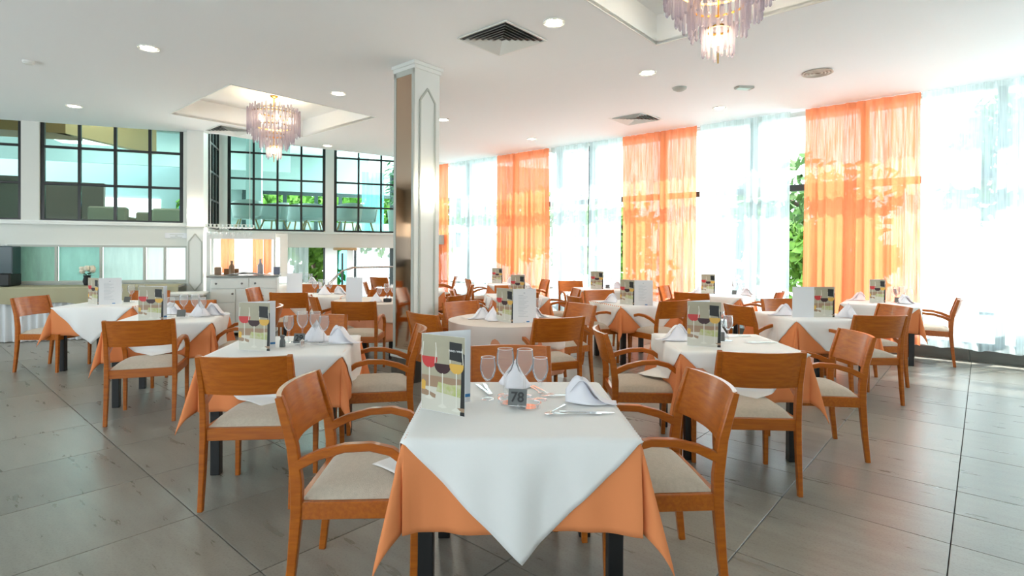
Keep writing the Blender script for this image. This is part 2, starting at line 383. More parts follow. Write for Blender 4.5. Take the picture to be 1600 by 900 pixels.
tag(MB().box((-11.8, 0, 0), (3.2, .02, .02)).obj('curtain_rail', trimw, None, G(0, 9.385, 3.62), GA), 'thin white curtain rail under the ceiling along the windows', 'rail')

# ------------------------------------------------------------------ OUTSIDE
tag(MB().box((-30, 0, -1.2), (25, 60, -.6)).obj('bounce_ground', mat('pale_bounce_ground', (.80, .80, .78), .9), None, G(0, 9.7), GA, smooth=False), kind='structure')  # ground plane added pale, to bounce sunlight up onto the ceiling
leafm = [mat('pine_green', (.10, .22, .035), .8, var=((.035, .09, .015), (3, 3, 3), .9)), mat('bush_green', (.22, .42, .05), .8, var=((.07, .17, .02), (4, 4, 4), .9))]
bark = mat('bark', (.16, .11, .08), .9)
def tree(x, v, h, rad, label, mi=0, seed=0, trunk=None, n=900, pf=G, base=-.6, crown=.55, ls=.16):
    rnd = random.Random(seed); p = pf(x, v, base)
    t = thing('tree', label, 'tree', p, 0, 'trees outside the windows')
    m = MB(); m.tube([(0, 0, 0), (.1, 0, h*.4), (-.1, .1, h*.75), (0, 0, h*.95)], [.16, .13, .09, .03], 7)
    for k in range(5):
        a = rnd.random()*6.28; z = h*(.4+.1*k); m.tube([(0, 0, z), (cos(a)*rad*.5, sin(a)*rad*.5, z+rad*.25)], [.06, .02], 5)
    m.obj('trunk', bark, t)
    m = MB(); cl = [(Vector((rnd.gauss(0, .42)*rad, rnd.gauss(0, .42)*rad, h*(1-crown) + rnd.random()*h*crown)), rad*rnd.uniform(.25, .5)) for _ in range(26)]
    for _ in range(n):
        c, r_ = rnd.choice(cl); d = Vector((rnd.gauss(0, 1), rnd.gauss(0, 1), rnd.gauss(0, 1))).normalized()*r_*rnd.uniform(.7, 1); q = c+d
        u = Vector((rnd.gauss(0, 1), rnd.gauss(0, 1), rnd.gauss(0, 1))).normalized()*ls; w = u.orthogonal().normalized()*ls*.7
        i = len(m.v); m.v += [tuple(q-u), tuple(q+w), tuple(q+u), tuple(q-w)]; m.addf([(i, i+1, i+2, i+3)])
    m.obj('foliage', leafm[mi], t, smooth=False)['kind'] = 'stuff'
tree(-3.5, 15.5, 4.0, 1.8, 'green pine seen in the gap beside the largest orange curtain', 0, 1, n=2500)
tree(-2.4, 13.2, 2.2, 1.1, 'low bright bush in the gap beside the largest orange curtain', 1, 2, crown=.85, n=1500)
tree(.7, 16.5, 6.0, 1.6, 'tall pine dimly seen through the rightmost white sheers', 0, 3, n=2500)
tree(-12.5, 18, 4.0, 2.0, 'dark pine beyond the window near the bare mullion', 0, 4, n=1200)
tree(-8.2, 14, 3.2, 1.3, 'green tree beyond the second orange curtain', 1, 5, n=1200)

# ------------------------------------------------------------------ MEZZANINE FRONT (frame W)
wl_ = wframe('wall_left', 'white wall below the mezzanine glazing with frosted strip window')
m = MB(); n1 = 10.76
m.box((-9, n1, 1.47), (-2.24, n1+.2, 1.875)); m.box((-9, n1, 0), (-2.24, n1+.2, .90)); m.box((-9, n1, .90), (-4.74, n1+.2, 1.47)); m.box((-2.27, n1, .9), (-2.24, n1+.2, 1.47))
m.box((-4.60, n1, 1.875), (-4.36, n1+.18, 3.62)); m.box((-2.33, n1, 1.875), (-2.2, n1+.18, 3.62)); m.obj('wall_plaster', wallm, wl_, smooth=False)
m = MB(); m.box((-9, n1-.05, 1.815), (-2.24, n1, 1.86), .008); m.box((-9, n1-.02, 1.86), (-2.24, n1, 1.885)); m.box((-4.85, n1-.02, 1.475), (-2.24, n1, 1.50)); m.box((-4.85, n1-.02, 1.50), (-4.8, n1, .85)); m.obj('ledge', trimw, wl_, smooth=False)
MB().box((-16, n1-.02, 0), (-7.05, n1+.2, 3.6)).obj('tan_wall', mat('tan_wall', (.50, .38, .27), .6), wl_, smooth=False)
MB().box((-12.5, n1-.06, .9), (-7.6, n1-.02, 1.9)).obj('dark_panel', mat('dark_panel', (.06, .055, .05), .5), wl_, smooth=False)
# frosted strip window
fw = wframe('window_2', 'long low frosted glass strip window in pale frame')
MB().box((-4.76, n1-.03, .86), (-2.24, n1, .905)).box((-4.76, n1-.03, 1.455), (-2.24, n1, 1.49)).obj('window_frame', greym, fw, smooth=False)
fs = [-4.74, -4.13, -3.52, -2.90, -2.60, -2.27]
for x in fs: MB().box((x-.018, n1-.03, .90), (x+.018, n1+.02, 1.46), .003).obj('frame_post', greym, fw)
def frost_glow_mat(name, c1, c2, sc, e_):
    mm = mat(name, c1, .4, var=(c2, sc, 1), emit=(c1, e_)); return mm  # emission stands in for light behind the frosted panes
frost = [frost_glow_mat('frosted_a', (.24, .50, .38), (.12, .17, .15), (3, 1, .6), .10), frost_glow_mat('frosted_b', (.28, .62, .53), (.18, .42, .36), (2, 1, .8), .14), frost_glow_mat('frosted_c', (.50, .72, .68), (.25, .45, .42), (3, 1, .5), .22), frost_glow_mat('frosted_d', (.80, .9, .88), (.6, .82, .78), (4, 1, .4), .20), frost_glow_mat('frosted_e', (.88, .92, .93), (.75, .88, .86), (3, 1, .5), .25)]
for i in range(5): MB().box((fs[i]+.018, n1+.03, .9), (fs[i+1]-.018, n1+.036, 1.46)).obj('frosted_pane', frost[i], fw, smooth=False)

def glazing(name, label, xs, zs, n, post=.022, bar=.02, dep=.05):
    o = wframe(name, label)
    for i, x in enumerate(xs): MB().box((x-(post*1.5 if i in (0, len(xs)-1) else post), n-dep/2, zs[0]), (x+(post*1.5 if i in (0, len(xs)-1) else post), n+dep/2, zs[-1]), .004).obj('frame_post', blackmet, o)
    for z in zs: MB().box((xs[0], n-dep/2, z-bar), (xs[-1], n+dep/2, z+bar), .004).obj('frame_bar', blackmet, o)
    for i in range(len(xs)-1):
        for j in range(len(zs)-1): MB().box((xs[i]+post, n-.004, zs[j]+bar), (xs[i+1]-post, n+.004, zs[j+1]-bar)).obj('pane', paneg, o, smooth=False)
    return o
zz = [1.895, 2.485, 3.085, 3.60]
glazing('window_3', 'black gridded mezzanine window at the left edge', [-7.0, -6.5, -5.98, -5.46, -5.04, -4.62], zz, n1+.06)
glazing('window_4', 'wide black gridded mezzanine window over the frosted strip', [-4.34, -3.84, -3.34, -2.84, -2.36], zz, n1+.06)
# second mezzanine front, set back
n2 = 13.27
z2 = [1.875, 2.44, 3.01, 3.585, 4.16, 4.7]
glazing('window_5', 'black gridded mezzanine window behind the far chandelier', [-2.0, -1.51, -1.02, -.52, -.03], z2, n2+.05)
glazing('window_6', 'black gridded mezzanine window beside the panelled pillar', [.22, .74, 1.26, 1.78, 2.3], z2, n2+.05)
wb = wframe('wall_back', 'white beam and posts of the set-back mezzanine')
m = MB(); m.box((-2.4, n2, 1.49), (2.6, n2+.35, 1.855)); m.box((-2.19, n2, 1.85), (-2.03, n2+.16, 4.72)); m.box((0.0, n2, 1.85), (.19, n2+.16, 4.72)); m.box((2.35, n2, 0), (2.6, n2+.16, 4.72))
m.obj('wall_plaster', trimw, wb, smooth=False)
MB().box((-2.2, n2-.06, 1.80), (2.3, n2, 1.84), .006).obj('ledge', trimw, wb)
# return glazing between the two fronts
rg = wframe('window_7', 'narrow side glazing joining the two mezzanine fronts')
m = MB(); sr = -2.20
for n_ in (12.2, 12.53, 12.86, 13.2): m.box((sr-.02, n_-.018, 1.88), (sr+.02, n_+.018, 4.7))
for z in (1.875, 2.44, 3.01, 3.585, 4.16): m.box((sr-.02, 12.2, z-.018), (sr+.02, 13.2, z+.018))
m.obj('window_frame', blackmet, rg, smooth=False)
for a, b in ((12.22, 12.51), (12.55, 12.84), (12.88, 13.18)): MB().box((sr-.003, a, 1.9), (sr+.003, b, 4.7)).obj('pane', paneg, rg, smooth=False)
MB().box((-2.32, 10.97, 1.85), (-2.2, 12.18, 4.72)).obj('wall_pier', trimw, rg, smooth=False)
MB().box((-2.32, 10.97, 0), (-2.2, 13.3, 1.86)).obj('wall_pier', trimw, rg, smooth=False)

# corner pillar between the fronts
def hexmould(m, cx, z0, z1, w, y, tip, t=.018, d=.012, z_pt=True):
    pts = [(cx, z1), (cx+w/2, z1-tip), (cx+w/2, z0+tip), (cx, z0), (cx-w/2, z0+tip), (cx-w/2, z1-tip)]
    for i in range(6):
        a, b = pts[i], pts[(i+1) % 6]; m.sweep([(a[0], y-d/2, a[1]), (b[0], y-d/2, b[1])], (d, t), up=(0, 1, 0))
def sconce(name, label, loc, rz):
    t = thing(name, label, 'wall lamp', loc, rz)
    m = MB()
    def f(a, b):
        th = pi*a; ph = pi*b; return (.095*cos(th)*sin(ph), -.085*sin(th)*sin(ph)-.004, .15*cos(ph) - .02)
    m.grid(f, 16, 14).obj('lamp_shade', sconcem, t); MB().box((-.04, -.012, -.07), (.04, 0, .07), .004).obj('back_plate', brass, t)
    l = bpy.data.lights.new('sconce_light', 'POINT'); l.energy = 1.5; l.color = (1, .85, .62); l.shadow_soft_size = .08
    o = bpy.data.objects.new('sconce_light', l); COL.objects.link(o); o.parent = t; o.location = (0, -.14, .03)
cp = wframe('pillar_1', 'white corner pillar with hexagonal moulding and lit wall lamp')
MB().box((-2.24, n1-.16, 0), (-1.99, n1+.2, 3.5)).obj('shaft', trimw, cp, smooth=False)
m = MB(); hexmould(m, -2.115, .72, 1.70, .20, n1-.16, .14); m.box((-2.25, n1-.175, 1.80), (-1.98, n1-.16, 1.825)); m.obj('moulding', greym, cp)
sconce('wall_sconce', 'glowing oval wall lamp on the far corner pillar', Wp(-2.115, n1-.16, 2.05), WA)

# partition right of corner pillar; curtains in its opening stand in for a mirror's reflection
pt = wframe('wall_partition', 'white partition with a niche standing in for a mirror above the sideboard')
m = MB(); np_ = 10.52
m.box((-1.93, np_, 0), (-.84, np_+.08, 1.0)); m.box((-1.93, np_, 1.615), (-.84, np_+.08, 1.73)); m.box((-1.93, np_, 1.0), (-1.87, np_+.08, 1.615)); m.box((-.87, np_, 1.0), (-.84, np_+.08, 1.615)); m.obj('wall_plaster', trimw, pt, smooth=False)
MB().box((-2.0, 11.55, .9), (-.7, 11.6, 1.75)).obj('niche_backing', white, pt, smooth=False)
nf = lambda x, v, z=0: Wp(x, v, z)
curtain('reflected_sheer', -1.9, -.8, sheer, 'white sheer standing in for a mirror reflection over the sideboard', None, 9, 71, .02, v=11.0, frame=WA, z0=.98, z1=1.66, pf=nf)
curtain('reflected_curtain', -1.78, -1.56, orangecurt, 'narrow orange curtain standing in for a mirror reflection, left in the niche', 'orange curtains standing in for a reflection in the niche', 2, 72, .02, v=10.94, frame=WA, z0=1.0, z1=1.66, pf=nf)
curtain('reflected_curtain', -1.26, -1.08, orangecurt, 'left one of two stand-in reflected orange curtains at the niche right side', 'orange curtains standing in for a reflection in the niche', 2, 73, .02, v=10.94, frame=WA, z0=1.0, z1=1.66, pf=nf)
curtain('reflected_curtain', -1.07, -.93, orangecurt, 'right one of two stand-in reflected orange curtains at the niche right side', 'orange curtains standing in for a reflection in the niche', 2, 74, .02, v=10.9, frame=WA, z0=1.0, z1=1.66, pf=nf)
al = bpy.data.lights.new('niche_backlight', 'AREA'); al.energy = 14; al.shape = 'RECTANGLE'; al.size = 1.1; al.size_y = .7; al.color = (1, .97, .9)  # added lamp behind the curtains, in place of daylight reflected by a mirror
o = bpy.data.objects.new('niche_backlight', al); COL.objects.link(o); o.location = Wp(-1.35, 11.45, 1.35); o.rotation_euler = (R(-90), 0, WA+pi)
o.rotation_euler = Vector((no.x, no.y, 0)).to_track_quat('Z', 'Y').to_euler(); o.rotation_euler = Vector((Wp(0, 1)[0], Wp(0, 1)[1], 0)).to_track_quat('Z', 'Y').to_euler()

# ------------------------------------------------------------------ ROOMS BEHIND THE MEZZANINE GLASS
up = wframe('mezzanine_room', 'upper lounge behind the black gridded windows')
tealw = mat('mezzanine_wall', (.40, .46, .445), .7); taupe = mat('taupe_panel', (.26, .20, .17), .7); tan = mat('tan_bulkhead', (.60, .38, .19), .6)
MB().box((-9, n1+.2, 1.70), (-2.4, 22, 1.84)).obj('upper_floor', tealw, up, smooth=False)
MB().box((-2.4, n2+.36, 1.60), (9, 24, 1.84)).obj('upper_floor', tealw, up, smooth=False)
MB().box((-14, 21, 1.84), (-2.9, 21.2, 4.72)).box((-3.4, 20.1, 1.84), (-2.62, 20.3, 4.72)).obj('far_wall', tealw, up, smooth=False)
MB().box((-9, 12.3, 1.84), (-5.2, 12.5, 2.75)).box((-5.8, 14.5, 1.84), (-4.7, 14.6, 2.9)).obj('taupe_panel', taupe, up, smooth=False)
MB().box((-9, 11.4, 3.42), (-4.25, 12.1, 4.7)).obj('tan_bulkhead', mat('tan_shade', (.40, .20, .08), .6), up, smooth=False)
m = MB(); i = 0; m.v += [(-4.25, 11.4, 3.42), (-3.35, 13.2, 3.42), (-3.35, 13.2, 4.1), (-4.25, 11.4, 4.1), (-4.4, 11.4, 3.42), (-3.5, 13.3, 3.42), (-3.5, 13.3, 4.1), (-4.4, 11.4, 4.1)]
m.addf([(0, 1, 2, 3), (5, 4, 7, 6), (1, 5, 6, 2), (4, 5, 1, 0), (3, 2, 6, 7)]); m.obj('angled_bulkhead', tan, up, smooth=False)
MB().box((-6.4, 15.5, 4.15), (-4.9, 17.0, 4.2)).obj('skylight', mat('skylight_glow', (1, 1, 1), .5, emit=((.85, .97, 1), 2.2)), up, smooth=False)
MB().box((-14, 13.5, 3.95), (-2.4, 13.6, 4.72)).box((-14, 17.5, 3.75), (-1, 17.6, 4.72)).obj('ceiling_beam', tealw, up, smooth=False)
MB().box((-8, 20.95, 2.2), (-5.2, 21, 3.1)).obj('far_window', mat('bright_window', (.9, 1, .97), .5, emit=((.86, 1, .95), 1.7)), up, smooth=False)
MB().box((-1.9, 15.2, 1.84), (-1.55, 15.55, 4.72)).obj('column', mat('pale_column', (.6, .72, .72), .6), up, smooth=False)
# window band of the upper lounge, looking out on trees
m = MB()
for x in (-2.55, -1.3, -.3, .5, 1.45, 2.6, 3.9, 5.2): m.box((x-.06, 19.9, 1.84), (x+.06, 20.0, 3.3))
m.box((-2.6, 19.9, 3.3), (6.5, 20.0, 3.42)); m.box((-2.6, 19.9, 2.05), (6.5, 20, 2.12)); m.obj('lounge_window_frame', darkmet, up, smooth=False); MB().box((-3.2, 20.0, 1.84), (9, 20.1, 2.4)).obj('low_wall', tealw, up, smooth=False)
MB().box((-3.2, 19.9, 3.42), (9, 20.1, 4.72)).obj('window_header', tealw, up, smooth=False)
for i, (x, nn) in enumerate(((-2.1, 23.5), (.4, 26.5), (4.2, 24), (8.6, 25))):
    tree(x, nn, 4.6, 2.2, ['green tree seen through the window behind the far chandelier, leftmost', 'green tree seen through the lounge window left of the white post', 'green tree seen through the window right of the white post', 'green tree behind the lounge next to the potted plant'][i], 1, 20+i, n=1800, pf=nf, base=-.5, ls=.2)
def fill_panel(x, n_, z, e_, w, label, col=(.92, 1, .98)):  # panels added to brighten the dim rooms behind the glass
    t = thing('fill_panel_light', label, 'ceiling light', Wp(x, n_, z), WA, 'added fill panels in the lounge')
    MB().box((-w/2, -w/2, 0), (w/2, w/2, .03), .004).obj('housing', trimw, t); MB().box((-w*.45, -w*.45, -.004), (w*.45, w*.45, 0)).obj('diffuser', mat('panel_glow', (1, 1, 1), .5, emit=((.9, 1, .98), 1.5)), t, smooth=False)
    l = bpy.data.lights.new('panel_fill', 'AREA'); l.energy = e_; l.size = w; l.color = col
    o = bpy.data.objects.new('panel_fill', l); COL.objects.link(o); o.parent = t; o.location = (0, 0, -.02)
fill_panel(-3.6, 11.6, 4.6, 11, .8, 'small added fill light panel just behind the left mezzanine glass'); fill_panel(-3.3, 16.0, 4.6, 45, 1.2, 'square added fill light panel behind the angled tan bulkhead')
l = bpy.data.lights.new('hall_fill_light', 'AREA'); l.energy = 30; l.size = 1.5; o = bpy.data.objects.new('hall_fill_light', l); COL.objects.link(o); o.location = Wp(.3, 15.0, 1.58)  # added area lamp that brightens the lower hall
fill_panel(.2, 16.2, 4.6, 70, 1.2, 'square added fill light panel of the lounge behind the far chandelier'); fill_panel(2.4, 18.0, 4.6, 130, 1.2, 'square added fill light panel of the lounge toward the pillar')
# lounge tub chairs
shell = mat('white_shell', (.66, .70, .70), .5); oak = mat('pale_oak', (.55, .36, .17), .5)
def tub(x, n_, rz, label):
    t = thing('tub_chair', label, 'chair', Wp(x, n_, 1.84), rz, 'tub chairs in the mezzanine lounge')
    def f(a, b):
        th = pi*(-.15+1.3*a); r = .27+.05*b; return (r*cos(th), -r*sin(th)*.95, .32+.42*b*(.72+.28*sin(pi*a)))
    solid(MB().grid(f, 16, 5).obj('shell', shell, t), .02)
    MB().lathe([(.26, .30), (.28, .34), (.26, .38)], 16).obj('seat', shell, t)
    for sx in (-1, 1):
        for sy in (-1, 1): MB().sweep([(sx*.24, sy*.22, 0), (sx*.15, sy*.14, .32)], (.03, .03)).obj('leg', oak, t)
for i, (x, n_, a, l) in enumerate([(-1.72, 13.95, .3, 'white tub chair at the left end of the mezzanine window row'), (-1.15, 14.0, 2.6, 'second white tub chair from the left behind mezzanine glass'), (-.62, 14.6, .5, 'lower looking white tub chair in the middle of the mezzanine row'), (-.28, 13.9, 3.3, 'white tub chair just left of the white mezzanine post'), (.55, 13.95, .4, 'white tub chair just right of the white mezzanine post'), (.95, 14.4, 3.0, 'white tub chair beside the blue curtain behind mezzanine glass')]): tub(x, n_, WA+a, l)
# sofas behind front glazing
sofam = mat('taupe_sofa', (.46, .36, .28), .85); sofag = mat('khaki_sofa', (.58, .48, .36), .85)
for x0, x1, n_, h, mt, l in ((-4.05, -3.45, 11.8, .36, sofam, 'grey brown upholstered bench back at left in the mezzanine window'), (-3.42, -3.02, 12.2, .30, sofam, 'low taupe sofa in the middle of the mezzanine window'), (-3.0, -2.42, 11.6, .34, sofag, 'khaki sofa back at right in the mezzanine window')):
    t = thing('sofa', l, 'sofa', Wp((x0+x1)/2, n_, 1.84), WA, 'sofas in the mezzanine lounge'); w = (x1-x0)/2
    MB().box((-w, -.09, 0), (w, .09, h), .03).obj('backrest', mt, t); MB().box((-w, .09, 0), (w, .6, h*.55), .03).obj('seat', mt, t)
t = thing('wall_screen', 'small blue screen above the khaki sofa in the mezzanine', 'screen', Wp(-2.86, 13.4, 2.22), WA)
MB().box((-.12, 0, 0), (.12, .03, .14), .004).obj('screen_panel', mat('blue_screen', (.01, .10, .45), .4, emit=((.01, .12, .6), .6)), t); MB().box((-.02, .03, -.38), (.02, .05, .1)).obj('stand', blackmet, t)
t = thing('potted_plant', 'tall leafy green plant in white pot behind the mezzanine window', 'plant', Wp(1.72, 14.2, 1.84), 0)
MB().lathe([(.16, 0), (.22, .62), (.19, .62), (.18, .5)], 20).obj('pot', white, t)
m = MB(); m.tube([(0, 0, .5), (.03, 0, 1.0), (-.02, 0, 1.6)], [.02, .015, .01], 6); m.obj('stem', bark, t)
m = MB(); rnd = random.Random(5)
for k in range(260):
    z = rnd.uniform(.75, 1.9); a = rnd.random()*6.28; r_ = rnd.uniform(.05, .34); c = Vector((cos(a)*r_, sin(a)*r_, z)); d = Vector((cos(a), sin(a), -.7*rnd.random())).normalized()*.11; w = Vector((-sin(a), cos(a), 0))*.035
    i = len(m.v); m.v += [tuple(c-d), tuple(c+w), tuple(c+d), tuple(c-w)]; m.addf([(i, i+1, i+2, i+3)])
m.obj('foliage', mat('ficus_leaf', (.05, .25, .06), .5), t, smooth=False)['kind'] = 'stuff'
bluec = fabric('blue_sheer', (.30, .72, .75), .3, .6)
curtain('lounge_curtain', .95, 1.55, bluec, 'blue green sheer curtain behind the mezzanine window', None, 5, 90, .03, v=15.5, frame=WA, z0=1.86, z1=3.6, pf=nf)

# lower hall seen under the set-back beam
lh = wframe('wall_lower_hall', 'pale wall and columns beyond the low opening')
m = MB(); m.box((.0, 16.5, 0), (.33, 16.6, 1.6)); m.box((.60, 16.5, 0), (.78, 16.6, 1.6)); m.obj('column', trimw, lh, smooth=False)
m = MB(); m.box((-.05, 16.6, 0), (.0, 16.66, 1.6)); m.box((.79, 16.4, 0), (.86, 16.46, 1.6)); m.box((.44, 16.4, 0), (.50, 16.46, 1.35)); m.obj('window_frame', darkmet, lh, smooth=False)
MB().box((.33, 16.5, 0), (.60, 16.51, 1.5)).obj('teal_pane', glassy('teal_door_glass', (.35, .75, .74), .15), lh, smooth=False)
curtain('hall_sheer', -1.75, -.45, sheer, 'white sheer curtain beyond the low opening, left part', 'white sheers in the lower hall', 9, 81, .03, v=16.8, frame=WA, z0=.05, z1=1.55, pf=nf)
curtain('hall_sheer', .86, 2.05, sheer, 'white sheer curtain beyond the low opening, beside the panelled pillar', 'white sheers in the lower hall', 16, 82, .03, v=16.6, frame=WA, z0=.05, z1=1.5, pf=nf)
tree(-.35, 20.6, 2.0, .8, 'yellow green shrub seen through the low opening', 1, 31, n=900, pf=nf, base=-.4, crown=.9)
tag(MB().lathe([(.0, 0), (.26, .0), (.27, .03), (.26, .06), (.0, .06)], 24).obj('ceiling_lamp', oak, None, Wp(.44, 13.1, 1.43)), 'flat round wooden lamp hanging in the low opening', 'lamp')
tag(MB().tube([(-.2, 0, .3), (.45, .3, .98), (.7, .4, 1.05), (2.3, .9, 1.06)], .022, 8).obj('handrail', steel, None, Wp(-.1, 12.2, 0), WA), 'white metal handrail rising beside the far tables', 'handrail')

# ------------------------------------------------------------------ MAIN PILLAR
pl = gframe('pillar_2', 'white panelled square pillar with bronze mirror side and lit sconce')
P0x, P1x, Q0, Q1 = -4.975, -4.625, 3.715, 4.065
MB().box((P0x, Q0, .3), (P1x, Q1, 3.47)).obj('shaft', white, pl, smooth=False)
m = MB(); m.box((P0x-.03, Q0-.03, 3.43), (P1x+.03, Q1+.03, 3.47), .004); m.box((P0x-.015, Q0-.015, 3.39), (P1x+.015, Q1+.015, 3.435), .004); m.obj('capital', trimw, pl)
m = MB(); m.box((P0x-.03, Q0-.03, .245), (P1x+.03, Q1+.03, .30), .006); m.obj('plinth_cap', trimw, pl)
MB().box((P0x-.02, Q0-.02, 0), (P1x+.02, Q1+.02, .25), .004).obj('plinth', plinthm, pl)
MB().box((P0x+.045, Q0-.012, .34), (P1x-.035, Q0-.002, 3.33)).obj('mirror_panel', bronzem, pl, smooth=False)
m = MB(); y = Q0-.008
for a, b in (((P0x+.005, .30), (P0x+.045, 3.38)), ((P1x-.035, .30), (P1x, 3.38)), ((P0x, 3.33), (P1x, 3.39)), ((P0x, .30), (P1x, .345))): m.box((a[0], Q0-.016, a[1]), (b[0], Q0, b[1]))
m.obj('mirror_frame', greym, pl, smooth=False)
m = MB(); cx = (Q0+Q1)/2
pts = [(cx, 3.20), (cx+.105, 3.06), (cx+.105, .62), (cx, .48), (cx-.105, .62), (cx-.105, 3.06)]
for i in range(6):
    a, b = pts[i], pts[(i+1) % 6]; m.sweep([(P1x+.006, a[0], a[1]), (P1x+.006, b[0], b[1])], (.014, .02), up=(1, 0, 0))
m.obj('moulding', greym, pl)
sconce('wall_sconce', 'glowing oval wall lamp on the panelled pillar', G(P1x, cx, 2.09), GA+R(90))

# ------------------------------------------------------------------ CEILING FITTINGS
def downlight(x, v, label):
    t = thing('downlight', label, 'ceiling light', G(x, v, ceil_z(v)), 0, 'recessed ceiling downlights')
    MB().lathe([(.095, -.012), (.10, -.006), (.10, .002), (.072, .002), (.072, -.012)], 24, cap=False).obj('trim_ring', trimw, t)
    MB().lathe([(.0, -.007), (.072, -.006), (.072, 0), (0, 0)], 20, cap=False).obj('lamp_disc', glow, t)
    l = bpy.data.lights.new('downlight_beam', 'SPOT'); l.energy = 12; l.color = (1, .86, .66); l.spot_size = R(110); l.spot_blend = .7; l.shadow_soft_size = .06
    o = bpy.data.objects.new('downlight_beam', l); COL.objects.link(o); o.parent = t; o.location = (0, 0, -.03)
for x, v, l in ((-6.42, 1.74, 'lit downlight at upper left, above and left of the coffer'), (-2.91, 3.9, 'lit downlight between the near diffuser and near coffer'), (-2.95, 5.76, 'lit downlight right of the near coffer corner'), (-6.35, 3.84, 'lit downlight just left of the panelled pillar top'), (-9.83, 1.75, 'lit downlight over the left mezzanine window'), (-6.45, 5.75, 'lit downlight just right of the panelled pillar'), (-6.6, 8.15, 'small lit downlight above the far orange curtain'), (-3.02, 8.2, 'lit downlight near the gap in the white sheers'), (-9.80, 5.7, 'lit downlight right of the far chandelier')): downlight(x, v, l)

def diffuser(x0, x1, v0, v1, label):
    t = thing('air_diffuser', label, 'air vent', G((x0+x1)/2, (v0+v1)/2, ceil_z((v0+v1)/2)), GA, 'square ceiling air diffusers')
    w, d = (x1-x0)/2, (v1-v0)/2
    MB().box((-w*.93, -d*.93, -.004), (w*.93, d*.93, .001)).obj('duct_opening', blackmet, t, smooth=False)
    for k in range(7):
        s1 = 1-k*.135; s2 = s1-(.035 if k else .06); z0, z1 = (-.012, -.008) if k == 0 else (-.035+.0, -.008)
        if s2 < .05: break
        m = MB(); zo, zi = (-.014, -.010) if k == 0 else (-.028, -.008)
        b = len(m.v)
        for s_, z in ((s1, zo), (s1-.085, zi) if k else (s2, zo), (s1-.09, zi+.003) if k else (s2, zo+.01), (s1-.01, zo+.003) if k else (s1, zo+.01)):
            for a, c in ((-1, -1), (1, -1), (1, 1), (-1, 1)): m.v.append((a*w*s_, c*d*s_, z))
        fs_ = []
        for r_ in range(4):
            for q in range(4): a_ = b+r_*4+q; b_ = b+r_*4+(q+1) % 4; c_ = b+((r_+1) % 4)*4+(q+1) % 4; d_ = b+((r_+1) % 4)*4+q; fs_.append((a_, b_, c_, d_))
        m.addf(fs_); m.obj('outer_frame' if k == 0 else 'louvre', trimw, t, smooth=False)
diffuser(-3.83, -3.20, 3.58, 4.18, 'large square louvred air vent in the middle of the ceiling')
diffuser(-4.60, -3.98, 7.62, 8.27, 'square louvred air vent near the middle orange curtain')
diffuser(-10.05, -9.42, 3.56, 4.12, 'square louvred air vent left of the far chandelier')
t = thing('smoke_detector', 'small white round smoke detector at the upper left', 'detector', G(-7.89, 1.01, 3.47), 0)
MB().lathe([(.055, 0), (.055, -.02), (.04, -.035), (0, -.037)], 20).obj('sensor_body', trimw, t)
t = thing('smoke_detector', 'round white smoke detector beside the emergency light', 'detector', G(-2.97, 6.68, ceil_z(6.68)), 0)
MB().lathe([(.09, 0), (.085, -.02), (.06, -.035), (.04, -.045), (0, -.047)], 24).obj('sensor_body', greym, t)
t = thing('emergency_light', 'small rectangular emergency light on the ceiling', 'ceiling light', G(-2.35, 7.25, ceil_z(7.25)), GA+R(50))
MB().box((-.11, -.055, -.03), (.11, .055, 0), .006).obj('housing', greym, t); MB().box((-.10, -.045, -.034), (.06, .045, -.03)).obj('lamp_cover', mat('pale_green_cover', (.6, .8, .72), .3), t)
t = thing('ceiling_speaker', 'round white louvred ceiling speaker at the upper right', 'speaker', G(-1.50, 7.2, ceil_z(7.2)), 0)
for k in range(4): MB().lathe([(.16-.036*k, -.012), (.165-.036*k, -.02), (.15-.036*k, -.024), (.14-.036*k, -.014)], 28, cap=False).obj('louvre_ring', mat('cream_plastic', (.62, .56, .48), .5), t)
MB().lathe([(.15, -.004), (0, -.004)], 24, cap=False).obj('grille', mat('tan_grille', (.45, .38, .30), .6), t)

